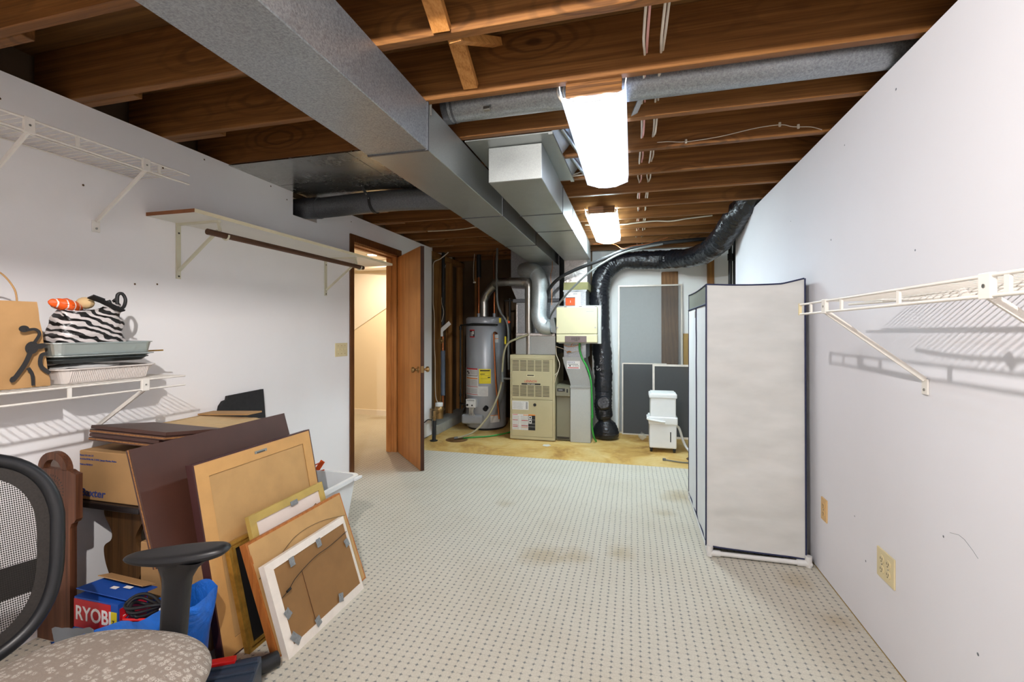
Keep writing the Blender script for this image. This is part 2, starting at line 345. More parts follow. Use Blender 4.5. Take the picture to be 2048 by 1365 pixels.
def frame_T(o, xd, yd):
    xd = Vector(xd).normalized(); yd = Vector(yd); yd = (yd-xd*yd.dot(xd)).normalized(); zd = xd.cross(yd)
    m = Matrix((xd, yd, zd)).transposed().to_4x4(); m.translation = Vector(o); return m
def copy_tree(o, d, label=None):
    c = o.copy(); C.objects.link(c); c.location = o.location+Vector(d)
    if label: c['label'] = label
    for ch in o.children:
        k = ch.copy(); C.objects.link(k); k.parent = c
        for g in ch.children: q = g.copy(); C.objects.link(q); q.parent = k
    return c
ORDS = ['first', 'second', 'third', 'fourth', 'fifth', 'sixth', 'seventh', 'eighth', 'ninth', 'tenth', 'eleventh', 'twelfth', 'thirteenth', 'fourteenth', 'fifteenth', 'sixteenth']

# ------------------------------------------------------------------ room shell
XL, XR, ZT = -2.37, .95, 2.28
DY0, DY1, DZ = 3.545, 4.335, 2.05          # doorway in the left wall
NY0, NY1, NZ = 2.81, 3.072, 2.107          # notch for the round pipe
struct(MB().box(-2.6, 1.3, -2.2, 6.7, -.1, 0).build('floor', 'concrete'))
tag(MB().box(XL+.002, XR-.002, -2.15, 4.47, .0005, .008).build('carpet', 'carpet'), 'grey beige fitted carpet with small blue dots covering the room', 'carpet')
w = MB()
def wallL(y0, y1, z0, z1, x0=XL-.12): w.box(x0, XL, y0, y1, z0, z1)
wallL(-2.2, NY0, 0, ZT); wallL(NY0, NY1, 0, NZ); wallL(NY1, DY0, 0, ZT); wallL(DY0, DY1, DZ, ZT); wallL(DY1, 5.18, 0, ZT)
for y, z in ((1.22, 2.17), (1.60, 2.13), (1.86, 2.12), (2.10, 2.25), (2.60, 2.25), (1.50, 1.92), (1.72, 1.50), (1.83, 1.51), (3.52, 2.28-.06), (2.75, 2.2)):
    w.lathe([(.005, .0006), (.003, .0014)], (XL, y, z), 8, 1, 'X')
struct(w.build('wall_left', ['paint', 'dirt']))
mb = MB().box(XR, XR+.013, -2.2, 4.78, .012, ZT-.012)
for y, z, r_ in ((2.02, 2.17, .005), (2.45, 2.13, .004), (3.2, 1.95, .004), (2.6, 1.72, .005), (1.9, 1.55, .004), (2.35, .45, .004), (1.75, .62, .004), (1.6, .35, .005), (2.25, .30, .005)):
    mb.lathe([(r_, -.0006), (r_*.6, -.0012)], (XR, y, z), 8, 1, 'X')
mb.tube([(XR, 1.72, .645), (XR, 1.68, .655), (XR, 1.655, .652), (XR, 1.62, .635), (XR, 1.60, .622)], .0007, 5, 1)
struct(mb.build('wall_right', ['paint_right_shaded', 'greyfilm']))
struct(MB().box(-2.49, 1.3, -2.3, -2.2, 0, 2.53).build('wall_front', 'paint'))
struct(MB().box(-.5, 1.3, 5.98, 6.1, 0, ZT+.24).build('wall_back', 'paint_back'))
struct(MB().box(-2.65, -.5, 6.52, 6.62, 0, 2.53).build('wall_back_brown', 'kraft'))
struct(MB().box(-.56, -.5, 5.98, 6.52, 0, 2.53).build('wall_return', 'kraft'))
struct(MB().box(1.2, 1.3, -2.2, 6.1, 0, 2.53).build('wall_outer_right', 'paint_back'))
struct(MB().box(-2.66, -2.53, 5.18, 6.62, 0, 2.53).build('wall_left_unfinished', 'kraft'))
struct(MB().box(-2.66, 1.3, -2.3, 6.7, 2.515, 2.56).build('ceiling', 'subfloor'))
struct(MB().box(-2.75, -2.63, -2.3, 3.5, ZT, 2.53).build('wall_left_upper', 'kraft'))
struct(MB().box(-2.53, -2.30, 5.18, 6.52, 0, .115, .008).build('trim_curb', 'curb'))
struct(MB().box(-2.487, -2.47, 2.9, 5.18, ZT+.001, 2.514).build('wall_left_rim', 'kraft'))
# hall beyond the door
struct(MB().box(-5.2, XL, 3.0, 6.4, -.1, -.002).build('floor_hall', 'concrete'))
tag(MB().box(-5.2, XL, 3.0, 6.14, .0, .0075).build('carpet', 'carpet'), 'same dotted carpet carrying on into the lit hall', 'carpet')
struct(MB().box(-5.2, -2.66, 6.14, 6.3, 0, 2.5).build('wall_hall_back', 'hall_paint'))
struct(MB().box(-5.3, -5.2, 3.0, 6.3, 0, 2.5).build('wall_hall_left', 'hall_paint'))
struct(MB().box(-5.2, -2.49, 2.9, 3.0, 0, 2.5).build('wall_hall_front', 'hall_paint'))
struct(MB().box(-2.67, -2.662, 5.18, 6.14, 0, 2.5).build('wall_hall_right', 'hall_paint'))
struct(MB().box(-5.2, -2.49, 3.0, 6.14, 2.28, 2.34).build('ceiling_hall', 'hall_white'))
struct(MB().prism([(-3.98, 6.0, 2.17), (-2.70, 5.62, 2.17), (-2.70, 6.14, 2.17), (-3.98, 6.14, 2.17)], (0, 0, .112)).build('ceiling_hall_bulkhead', 'hall_white'))
struct(MB().prism([(-5.2, 6.14, .60), (-5.2, 6.14, 2.13), (-2.67, 6.14, 2.13)], (0, -.012, 0)).build('ceiling_hall_stair_slope', 'hall_white'))
struct(MB().box(-5.2, -2.67, 6.125, 6.14, 0, .09, .004).build('baseboard_hall', 'hall_white'))
t = thing('recessed_light', (-3.342, 5.444, 2.28), 'lit recessed ceiling lamp in the hall beyond the open door', 'ceiling light')
MB().lathe([(.062, -.004), (.085, -.006), (.09, 0)], (-3.342, 5.444, 2.28), 28, caps=False).build('trim_ring', 'white_pl', t)
MB().cyl((-3.342, 5.444, 2.276), (-3.342, 5.444, 2.279), .062, n=28).build('lamp', 'can', t)
# joist ends / rim behind the left wall, blocks
JY = [.69+.401*k for k in range(16)]
where = {1: 'nearest joist in view at the top left corner', 2: 'joist the wooden cross bracing is nailed to', 3: 'joist at the near end of the big fluorescent light', 4: 'joist right behind the long round pipe',
         5: 'joist crossing the middle of the big fluorescent light', 6: 'joist with the white bell wire stapled to it', 7: 'joist at the far end of the big fluorescent light', 8: 'joist right before the smaller light',
         9: 'joist at the near end of the smaller light', 10: 'joist crossing the middle of the smaller light', 11: 'joist with the pale cable running along it', 12: 'joist at the far end of the smaller light',
         13: 'joist above the front of the furnace', 14: 'joist above the water heater', 15: 'last joist at the back wall'}
for k in range(-5, 16):
    y = .69+.401*k
    if k < 1: continue
    x1 = 1.19; x0 = -2.60 if k < 12 else -2.50
    ww = wood('joist_timber_%d' % k, S(70, 37, 14), S(118, 68, 30), S(156, 96, 48), 'X', .9+.05*(k % 4), knots=True) if False else 'joist'
    o = MB().box(x0, x1, y-.038, y, ZT, 2.514, .002, seg=1).build('ceiling_joist', ww)
    tag(o, where[k]+(', brown timber' if k % 2 else ', reddish brown timber'), 'joist', 'ceiling joists')
    if 1 <= k <= 12 and k not in (4, 5, 6):
        o = MB().box(-2.62, -2.04+.03*math.sin(k*2.1), y+.002, y+.04, ZT, 2.50, .002, seg=1).build('lapped_joist', 'joist')
        tag(o, 'short lapped joist end on the left wall, '+ORDS[k-1]+' from the camera', 'joist', 'lapped joist ends')
# bridging
def bar(mb, a, b, wd, th, up=(0, 0, 1), mi=0):
    a, b = Vector(a), Vector(b); t = (b-a).normalized(); sd = t.cross(Vector(up)).normalized(); n = sd.cross(t)
    mb.prism([a-sd*wd/2-n*th/2, a+sd*wd/2-n*th/2, a+sd*wd/2+n*th/2, a-sd*wd/2+n*th/2], b-a, mi); return mb
tag(bar(MB(), (-.615, 1.095, 2.49), (-.625, 1.449, 2.292), .062, .03).build('cross_brace', 'brace'), 'knotty pine bridging brace before the second joist, dark knot at its low end', 'brace', 'bridging braces')
tag(bar(MB(), (-.655, 1.496, 2.49), (-.665, 1.85, 2.31), .062, .03).build('cross_brace', 'brace'), 'pine bridging brace slanting down to the joist at the big light', 'brace', 'bridging braces')
tag(bar(MB(), (-.60, 1.497, 2.292), (-.55, 1.85, 2.48), .045, .03).build('cross_brace', 'brace'), 'crossed pine bridging brace rising away behind the slanting one', 'brace', 'bridging braces')

# ------------------------------------------------------------------ ducts
def boxduct(mb, x0, x1, y0, y1, z0, z1): return mb.box(x0, x1, y0, y1, z0, z1, .003, seg=1)
t = thing('supply_duct', (-1.02, 2.7, 2.068), 'long galvanised rectangular duct hung under the joists, running the whole room', 'duct')
ys = [-1.2, 1.865, 3.07, 4.20, 5.30]
for i in range(4):
    boxduct(MB(), -1.165, -.872, ys[i]+.002, ys[i+1]-.002, 2.068, 2.277).build('duct_section', 'galv' if i == 0 else 'galv_dull', t)
for y in ys[1:4]:
    MB().box(-1.168, -.869, y-.006, y+.006, 2.064, 2.277).build('drive_slip', 'galv_dark', t)
MB().tube([(-.868, 1.89, 2.277), (-.868, 1.89, 2.23)], .004, 6).build('hanger', 'steel', t)
t = thing('return_duct', (-.615, 3.85, 2.081), 'shorter galvanised rectangular duct with a blank square end beside the big light', 'duct')
ys = [2.405, 3.16, 3.713, 5.30]
for i in range(3):
    boxduct(MB(), -.764, -.466, ys[i]+.002, ys[i+1]-.002, 2.081, 2.272).build('duct_section', 'galv_dull', t)
for y in ys[1:3]:
    MB().box(-.767, -.463, y-.005, y+.005, 2.078, 2.272).build('drive_slip', 'galv_dark', t)
t = thing('panning_sheet', (-.6, 2.68, 2.273), 'flat sheet metal panning under the joists above the square duct end', 'sheet metal')
MB().box(-.862, -.40, 2.30, 3.06, 2.2735, 2.279).build('sheet', 'galv_dull', t)
bar(MB(), (-.40, 2.29, 2.268), (-.385, 3.06, 2.268), .022, .014).build('folded_edge', 'galv_dull', t)
for i, y in enumerate((2.30, 2.70)):
    o = MB().quad((-.40, y, 2.279), (-.40, y+.30, 2.279), (-.22, y+.31, 2.44), (-.22, y, 2.44)).prism([(-.40, y, 2.279), (-.40, y+.33, 2.279), (-.25, y+.33, 2.45), (-.25, y, 2.45)], (.004, 0, 0))
    o.tube([(-.35, y+.02, 2.30), (-.30, y+.36, 2.30)], .012, 8)
    tag(o.build('duct_takeoff', 'galv_dull'), ['nearer', 'farther'][i]+' bright sheet metal takeoff in the joist bay beside the big light', 'duct', 'joist bay takeoffs')
for i, (a, b) in enumerate(((2.262, 2.662), (2.666, 3.065))):
    mb = MB().box(-2.368, -1.168, a, b, 2.2715, 2.2775)
    mb.box(-1.56, -1.548, a, b, 2.2695, 2.272)
    tag(mb.build('panning_sheet', 'galv_shiny'), ['nearer dull sheet metal panel under the joists above the shelf board', 'farther sheet metal panel above the dark round pipe'][i], 'sheet metal')
tag(MB().box(-2.3, -1.168, 3.12, 3.25, 2.30, 2.304).build('panning_sheet', 'galv_dull'), 'narrow sheet metal strip just past the dark round pipe', 'sheet metal')
t = thing('round_duct', (-1.8, 2.94, 2.10), 'dark round metal pipe from the notch in the left wall to the long duct', 'duct')
MB().tube(smooth([(-2.40, 2.94, 2.185), (-2.25, 2.94, 2.18), (-1.80, 2.93, 2.19), (-1.5, 2.955, 2.195), (-1.16, 3.02, 2.195)]), .074, 24).build('pipe', 'galv_dark', t)
MB().tube([(-2.30, 2.94, 2.182), (-2.24, 2.94, 2.18)], .078, 24).tube([(-2.49, 2.94, 2.19), (-2.32, 2.94, 2.184)], [.07, .078], 6, 0, True, False).build('boot', 'galv_dark', t)
mb = MB()
for i in range(14):
    a = i/13*PI*1.05-.4
    p = (-1.78, 2.93+.078*math.cos(a-.2+PI/2*0), 2.19-.078*math.sin(a+.2)) 
pp = [(-1.78, 2.74, 2.28), (-1.78, 2.79, 2.235), (-1.78, 2.85, 2.20)]+[(-1.78, 2.93-.0785*math.cos(a), 2.19-.0785*math.sin(a)) for a in [x*.22 for x in range(0, 13)]]
mb = MB()
for i in range(len(pp)-1): bar(mb, pp[i], pp[i+1], .02, .003, (0, .3, 1) if i < 3 else (0, 1, .2))
for i in range(0, 3):
    q = Vector(pp[i])*.5+Vector(pp[i+1])*.5; mb.lathe([(.005, -.003), (.005, .003)], q, 8, 1, 'X')
mb.build('hanger_strap', ['black_steel', 'steel'], t)
t = thing('round_duct', (.03, 2.075, 2.28), 'long round galvanised duct in the joist bay across to the right wall', 'duct')
MB().tube([(-.872, 2.075, 2.352), (.3, 2.075, 2.352), (1.1, 2.075, 2.352)], .073, 28).build('pipe', 'galv', t)
MB().tube([(-.875, 2.075, 2.352), (-.845, 2.075, 2.352)], .078, 28).tube([(-.83, 2.075, 2.352), (-.82, 2.075, 2.352)], .0765, 28).build('collar', 'galv_dark', t)
MB().box(-.66, -.63, 2.0, 2.02, 2.28, 2.295).build('damper_handle', 'steel', t)

# ------------------------------------------------------------------ fluorescent lights
def wrap_light(name, x0, x1, y0, y1, label, lens):
    t = thing(name, ((x0+x1)/2, (y0+y1)/2, 2.19), label, 'ceiling light', 'fluorescent wraparound lights')
    w_ = x1-x0; xm = (x0+x1)/2
    MB().box(x0+.035, x1-.035, y0+.01, y1-.01, 2.235, 2.279).build('housing', 'white_pl', t)
    MB().box(x0+.02, x1-.012, y0-.006, y0+.006, 2.222, 2.282, .004).build('end_plate', 'grain', t, 'wood grain end plate')
    prof = [(x0-.004, 2.268), (x0, 2.236)]+[(x0+w_*i/14, 2.222-.03*math.sin(PI*i/14)) for i in range(15)]+[(x1, 2.236), (x1+.004, 2.268)]
    mb = MB(); n = len(prof)
    vs = [(x, y0-.012, z) for x, z in prof]+[(x, y1, z) for x, z in prof]
    mb.add(vs, [[i, i+1, n+i+1, n+i] for i in range(n-1)], 0, True)
    mb.add([vs[n+i] for i in range(n)], [list(range(n))], 0)
    mb.build('diffuser', lens, t)
    pr = MB()
    pr.tube([(x, y0-.012, z) for x, z in prof], .003, 6).build('diffuser_rim', 'white_pl', t)
    return t
wrap_light('fluorescent_light', -.285, -.028, 1.88, 3.03, 'larger nearer fluorescent light with a white wraparound lens', 'lens')
wrap_light('fluorescent_light', -.372, -.125, 3.79, 4.98, 'smaller looking far fluorescent light, glaring white, above the furnace side', 'lens2')
wrap_light('fluorescent_light', -.30, -.04, -1.75, -.55, 'added unseen fill light behind the camera, shaped like a fluorescent', 'lens')  # added fill lamp out of view, brightens the near end of the room
t = thing('bulb_holder', (-.52, 0, 2.28), 'bare bulb in a porcelain holder on a joist behind the camera', 'ceiling light')
MB().lathe([(.055, 0), (.055, -.012), (.03, -.03), (.022, -.05)], (-.52, 0, 2.295), 20).build('holder', 'white_pl', t)
MB().lathe([(.001, -.107), (.007, -.105), (.011, -.097), (.011, -.085), (.011, -.07), (.009, -.048)], (-.52, 0, 2.295), 16, caps=False).build('bulb', 'bulb', t)
tag(MB().box(-2.4, 1.1, -.02, .02, 2.2951, 2.514).build('ceiling_joist', 'joist'), 'joist overhead behind the camera carrying the bare bulb', 'joist', 'ceiling joists')

# ------------------------------------------------------------------ cables in the joists
for j, x in enumerate((.055, .115)):
    t = thing('cable_run', (x, 3.6, 2.33), ['left hand', 'right hand'][j]+' run of pale house cables threaded through the joists by the lights', 'cable', 'house cable runs')
    for q in range(2):
        pts = []
        for k in range(1, 14):
            y = JY[k]
            pts += [(x+.010*(q-1)+.004*math.sin(k*3+q), y-.02, 2.345+.006*(q % 2)), (x+.014*(q-1)+.006*math.sin(k*5+q*2), y+.18, 2.315+.02*math.sin(k*2.3+q*1.7))]
        MB().tube(smooth(pts, 3), .0048, 6).build('cable', 'redstripe' if (q == 1 and j == 0) else 'cable', t)
tag(MB().tube(smooth([(.13, 2.659+.0, 2.31), (.19, 2.65, 2.305), (.28, 2.65, 2.295), (.45, 2.65, 2.305), (.62, 2.65, 2.33), (.74, 2.65, 2.335), (.80, 2.655, 2.32), (.88, 2.655, 2.31), (.93, 2.655, 2.29)]), .0022, 6).tube([(.28, 2.645, 2.285), (.28, 2.645, 2.305)], .006, 6).tube([(.735, 2.645, 2.325), (.735, 2.645, 2.345)], .006, 6).tube([(.82, 2.645, 2.305), (.82, 2.645, 2.325)], .006, 6).build('bell_wire', 'cable'),
    'thin white bell wire stapled along a joist to the right wall', 'cable')
tag(MB().tube(smooth([(-.46, 4.64, 2.33), (-.1, 4.62, 2.31), (.0, 4.62, 2.315), (.2, 4.62, 2.325), (.35, 4.62, 2.315), (.5, 4.62, 2.33), (.72, 4.62, 2.345)]), .007, 8).build('cable', 'cable'), 'thick pale cable strung along a far joist to the black flex duct', 'cable')
tag(bar(MB(), (.06, 2.17, 2.38), (.0, 2.27, 2.285), .025, .006).build('metal_strap', 'galv_dull'), 'flat grey metal strap slanting beside the big light', 'strap')
tag(MB().tube(smooth([(-.30, 2.00, 2.37), (-.315, 1.975, 2.30), (-.28, 2.02, 2.255), (-.235, 2.15, 2.24), (-.25, 2.25, 2.29)]), .005, 6).tube(smooth([(-.28, 2.0, 2.37), (-.29, 1.99, 2.30), (-.26, 2.04, 2.25), (-.22, 2.18, 2.24)]), .005, 6).build('cable', 'cable'), 'white cable loop dropping beside the near end of the big light', 'cable')
tag(MB().tube(smooth([(-.47, 3.06, 2.31), (-.40, 3.04, 2.30), (-.33, 3.05, 2.32), (-.30, 3.055, 2.35)]), .005, 6).tube(smooth([(-.47, 3.055, 2.295), (-.36, 3.03, 2.29), (-.25, 3.04, 2.30)]), .005, 6).build('cable', 'cable'), 'pale cable pair stapled on a joist at the far end of the big light', 'cable')
tag(MB().tube(smooth([(-2.0, 4.28, 2.275), (-1.7, 4.27, 2.272), (-1.5, 4.26, 2.285), (-1.18, 4.25, 2.33)]), .005, 6).build('cable', 'cable'), 'white cable sagging between joists left of the long duct', 'cable')

# ------------------------------------------------------------------ door
struct(MB().box(XL, XL+.016, DY0-.052, DY0, 0, DZ+.063, .003).box(XL, XL+.016, DY1, DY1+.063, 0, DZ+.063, .003).box(XL, XL+.016, DY0, DY1, DZ, DZ+.063, .003).build('trim_door_casing', 'casing'))
struct(MB().box(XL-.12, XL+.001, DY0-.001, DY0+.018, 0, DZ).box(XL-.12, XL+.001, DY1-.018, DY1+.001, 0, DZ).box(XL-.12, XL+.001, DY0, DY1, DZ-.018, DZ+.001).box(XL-.10, XL-.06, DY1-.03, DY1-.018, 0, DZ-.018).box(XL-.10, XL-.06, DY0, DY1, DZ-.03, DZ-.018).build('trim_door_jamb', 'door'))
hx, hy = XL+.012, DY1-.02; dv = Vector((.524, -.540, 0)).normalized(); nv = Vector((-dv.y, dv.x, 0))   # nv points to the room side
t = thing('door_1', (hx, hy, 0), 'flush oak veneer door standing open into the room', 'door'); t['kind'] = 'structure'
DT = frame_T((hx, hy, .012), dv, nv)
MB(DT).box(.0, .745, .001, .035, 0, 2.02, .0015, 0, 1).build('door_leaf', 'door', t)
MB(DT).box(.7451, .7465, .001, .035, 0, 2.02).build('edge_band', 'door_edge', t, 'dark edge strip')
for s_ in (-1, 1):
    y0 = .0 if s_ < 0 else .036
    mb = MB(DT); k = s_
    mb.lathe([(.03, 0), (.03, k*.006), (.024, k*.009), (.011, k*.012), (.011, k*.032), (.024, k*.042), (.027, k*.055), (.022, k*.064), (.004, k*.066)], (.685, y0, .905), 20, 0, 'Y')
    mb.build('door_knob', 'brass', t)
MB(DT).box(.7465, .748, .006, .03, .88, .94).build('latch_plate', 'brass', t)

# ------------------------------------------------------------------ wall plates
def plate(mb, y0, y1, z0, z1, x, d, mi=0): mb.box(min(x, x+d), max(x, x+d), y0, y1, z0, z1, .002, mi)
t = thing('light_switch', (XL, 3.375, 1.11), 'ivory triple switch plate on the left wall beside the door', 'switch')
mb = MB(); plate(mb, 3.293, 3.458, 1.055, 1.167, XL, .006); mb.build('plate', 'ivory', t)
for i in range(3):
    y = 3.375+(i-1)*.046
    MB().box(XL+.006, XL+.016, y-.005, y+.005, 1.106, 1.124, .002).build('toggle', 'ivory', t)
    MB().lathe([(.003, .006), (.003, .0075)], (XL, y, 1.145), 8, 0, 'X').lathe([(.003, .006), (.003, .0075)], (XL, y, 1.078), 8, 0, 'X').build('screw', 'brass', t)
def outlet(yc, zc, n, key, label):
    t = thing('wall_outlet', (XR, yc, zc), label, 'outlet')
    wd = .07 if n == 1 else .125
    mb = MB(); plate(mb, yc-wd/2, yc+wd/2, zc-.057, zc+.057, XR, -.006); mb.build('plate', key, t)
    for i in range(n):
        y = yc+(i-(n-1)/2)*.046
        for s_ in (-1, 1):
            r = MB(); r.lathe([(.0165, -.0085), (.0165, -.006)], (XR, y, zc+s_*.02), 20, 0, 'X')
            for q in (-.006, .006): r.box(XR-.0092, XR-.0084, y+q-.001, y+q+.001, zc+s_*.02-.002, zc+s_*.02+.007, 0, 1)
            r.lathe([(.0025, -.0092), (.0025, -.0084)], (XR, y, zc+s_*.02-.008), 8, 1, 'X')
            r.build('receptacle', [key, 'slot'], t)
        MB().lathe([(.003, -.0078), (.003, -.006)], (XR, y, zc), 8, 0, 'X').build('screw', 'steel', t)
outlet(2.676, .356, 1, 'tan_pl', 'single tan outlet low on the right wall near the fabric wardrobe')
outlet(2.085, .356, 2, 'ivory', 'double ivory outlet low on the right wall, nearer the camera')

# ------------------------------------------------------------------ wire shelves
def wire_shelf(side, y0, y1, xf, xw, zt, zb, braces, links, foot_z, label, deck_end=None):
    t = thing('wire_shelf', ((xf+xw)/2, (y0+y1)/2, zb), label, 'shelf')
    sg = 1 if xw > xf else -1
    MB().tube([(xf, y0, zt), (xf, y1, zt)], .0042, 8).build('front_rail', 'white_wire', t)
    MB().tube([(xf, y0, zb), (xf, y1, zb)], .0042, 8).build('front_rail', 'white_wire', t)
    mb = MB(); de = deck_end or y1-.01
    y = de
    while y > y0: mb.tube([(xf, y, zt+.003), (xw-sg*.012, y, zt+.003)], .0016, 5, 0, False); y -= .0265
    for x in (xw-sg*.012, (xf+xw)/2): mb.tube([(x, y0, zt-.001), (x, de, zt-.001)], .003, 6)
    mb.build('wire_deck', 'white_wire', t)
    for b in braces:
        m2 = MB()
        m2.box(xf-.006, xf+.006, b-.016, b+.016, zb-.006, zt+.006, .002)
        m2.lathe([(.004, -sg*.0075), (.004, -sg*.006)], (xf, b, (zt+zb)/2), 8, 1, 'X')
        m2.build('rail_clip', ['white_wire', 'steel'], t)
        m3 = MB(); bar(m3, (xf+sg*.004, b, zb), (xw-sg*.006, b+.006, foot_z+.03), .016, .007, (0, 1, 0))
        m3.box(min(xw-sg*.001, xw-sg*.007), max(xw-sg*.001, xw-sg*.007), b-.010, b+.022, foot_z-.02, foot_z+.032, .002)
        m3.lathe([(.005, -sg*.009), (.005, -sg*.006)], (xw, b+.006, foot_z-.004), 8, 1, 'X')
        m3.build('support_brace', ['white_wire', 'steel'], t)
    for b in links: MB().box(xf-.003, xf+.003, b-.006, b+.006, zb, zt).build('rail_link', 'white_wire', t)
    return t
wire_shelf(-1, .15, 1.744, -2.06, XL, 2.017, 1.973, (1.138, 1.542), (.88, 1.285, 1.60), 1.74, 'white wire shelf high on the left wall, seen from below')
wire_shelf(-1, .15, 1.723, -2.06, XL, 1.056, 1.014, (1.538,), (.85, 1.259), .80, 'lower white wire shelf on the left wall holding trays and bags')
t = wire_shelf(1, .0, 2.08, .65, XR, 1.374, 1.336, (1.83, 1.07), (1.96, 1.70, 1.37, 1.02), 1.077, 'white wire shelf on the right wall with cords under it', 1.9)
MB().box(.645, .655, 2.072, 2.082, 1.332, 1.379).build('end_cap', 'ivory', t)
tag(MB().tube(smooth([(.79, 2.0, 1.37), (.80, 1.7, 1.365), (.80, 1.3, 1.367), (.81, .3, 1.365)]), .0045, 8).build('cord', 'white_wire'), 'thin white twisted cord under the right wire shelf, nearer the wall', 'cord')
tag(MB().tube(smooth([(.72, 1.60, 1.362), (.72, 1.4, 1.352), (.73, 1.1, 1.350), (.72, .3, 1.352)]), .0055, 8).tube([(.715, 1.24, 1.345), (.727, 1.27, 1.36)], .009, 8).build('cord', 'white_wire'), 'knotted white cord under the right wire shelf, nearer its front rail', 'cord')

# ------------------------------------------------------------------ laminate shelf + rod
t = thing('closet_shelf', (-2.2, 2.64, 1.57), 'white laminate shelf board on two cream brackets on the left wall', 'shelf')
MB().box(XL+.001, -2.063, 1.775, 3.68, 1.848, 1.866).build('board', 'laminate', t)
MB().box(-2.063, -2.060, 1.775, 3.68, 1.848, 1.866).build('edge_band', 'lam_edge', t, 'cream front edge band')
MB().box(XL+.001, -2.063, 1.773, 1.775, 1.848, 1.866).build('end_edge', 'raw_edge', t, 'raw brown end edge')
for y in (1.94, 3.17):
    mb = MB().box(XL+.001, XL+.009, y-.012, y+.012, 1.55, 1.848).box(XL+.001, -2.09, y-.01, y+.01, 1.838, 1.848)
    bar(mb, (XL+.012, y, 1.595), (-2.10, y, 1.795), .012, .014, (0, 1, 0))
    bar(mb, (-2.10, y, 1.842), (-2.085, y, 1.79), .016, .006, (0, 1, 0))
    mb.lathe([(.005, .009), (.005, .011)], (XL, y, 1.795), 8, 1, 'X').lathe([(.005, .009), (.005, .011)], (XL, y, 1.563), 8, 1, 'X')
    mb.tube([(-2.08+.021*math.cos(a), y+.03, 1.772+.021*math.sin(a)) for a in [PI*.75+PI*1.3*i/10 for i in range(11)]], .005, 6)
    mb.build('bracket', ['cream_metal', 'slot'], t)
tag(MB().tube([(-2.08, 1.86, 1.772), (-2.08, 3.25, 1.772)], .0155, 20).build('closet_rod', 'rod'), 'dark brown wooden hanging rod below the laminate shelf', 'rod')

# ------------------------------------------------------------------ things on the lower wire shelf
ZS = 1.0625
t = thing('paper_bag', (-2.23, 1.05, ZS), 'brown paper carrier bag with a black brush figure on the wire shelf', 'bag')
def bagpt(u, z, side):
    k = z
    yb0, yb1 = .88+.01*k, 1.241-.034*k
    dent = .035*(1-abs(u*2-1))*k
    return (yb0+(yb1-yb0)*u, dent)
def bface(x, sgn, side):
    def fn(u, v):
        y, d = bagpt(u, v, side); h = .314*v
        cr = .006*noise.noise(Vector((u*6, v*7, side*3)))
        return (x+sgn*(d*-.8+cr)-sgn*.012*v, y, ZS+.001+h)
    return fn
mb = MB(); mb.grid(bface(-2.13, 1, 0), 14, 14); mb.grid(bface(-2.335, -1, 1), 14, 14)
def gus(yend):
    def fn(u, v):
        f0 = bface(-2.13, 1, 0)(yend, v); f1 = bface(-2.335, -1, 1)(yend, v)
        d = (.05*v if yend > .5 else -.05*v)*(1-abs(u*2-1))
        return (f0[0]+(f1[0]-f0[0])*u, f0[1]-d, f0[2])
    return fn
mb.grid(gus(1.), 10, 14); mb.grid(gus(0.), 10, 14); mb.box(-2.335, -2.13, .885, 1.24, ZS, ZS+.003)
mb.build('bag_body', 'bagpaper', t)
for xx in (-2.16, -2.31):
    MB().tube(smooth([(xx, 1.16, 1.36), (xx-.005, 1.155, 1.42), (xx-.01, 1.12, 1.475), (xx-.01, 1.075, 1.485), (xx-.005, 1.04, 1.44), (xx, 1.03, 1.36)]), .003, 8).build('handle', 'bagpaper', t)
mb = MB(); X = -2.122
def blob(y, z, ry, rz, rot=0):
    global X; X += .0004
    c, s_ = math.cos(rot), math.sin(rot)
    mb.prism([(X, y+ry*math.cos(a)*c-rz*math.sin(a)*s_, z+ry*math.cos(a)*s_+rz*math.sin(a)) for a in [2*PI*i/18 for i in range(18)]], (.0012, 0, 0))
def stroke(pts, ws):
    P = smooth([(0, y, z) for y, z in pts], 5); n = len(P)
    for i in range(n-1):
        wa = ws[0]+(ws[1]-ws[0])*i/(n-1); bar(mb, (X+.0006, P[i].y, P[i].z), (X+.0006, P[i+1].y, P[i+1].z), .0012, wa, (1, 0, 0) if False else (0, P[i+1].z-P[i].z, -(P[i+1].y-P[i].y)))
blob(1.158, 1.277, .015, .012); blob(1.180, 1.208, .022, .017, .8); blob(1.205, 1.213, .018, .010, .2)
def ribbon(pts, w0, w1):
    global X; X += .0004
    P = smooth([(0, y, z) for y, z in pts], 5); n = len(P); L = []; R = []
    for i in range(n):
        d = (P[min(i+1, n-1)]-P[max(i-1, 0)]).normalized(); nn = Vector((0, -d.z, d.y)); wd = (w0+(w1-w0)*i/(n-1))/2
        L.append(P[i]+nn*wd); R.append(P[i]-nn*wd)
    for i in range(n-1): mb.prism([(X, q.y, q.z) for q in (L[i], L[i+1], R[i+1], R[i])], (.0012, 0, 0))
ribbon([(1.165, 1.272), (1.19, 1.275), (1.202, 1.258), (1.186, 1.225)], .010, .010)
ribbon([(1.178, 1.20), (1.162, 1.155), (1.14, 1.115), (1.125, 1.093)], .015, .015); blob(1.126, 1.098, .011, .007, .9)
ribbon([(1.168, 1.135), (1.18, 1.11), (1.183, 1.07)], .012, .010)
ribbon([(1.225, 1.185), (1.207, 1.178), (1.205, 1.14), (1.232, 1.11)], .013, .014)
mb.build('printed_figure', 'ink', t)
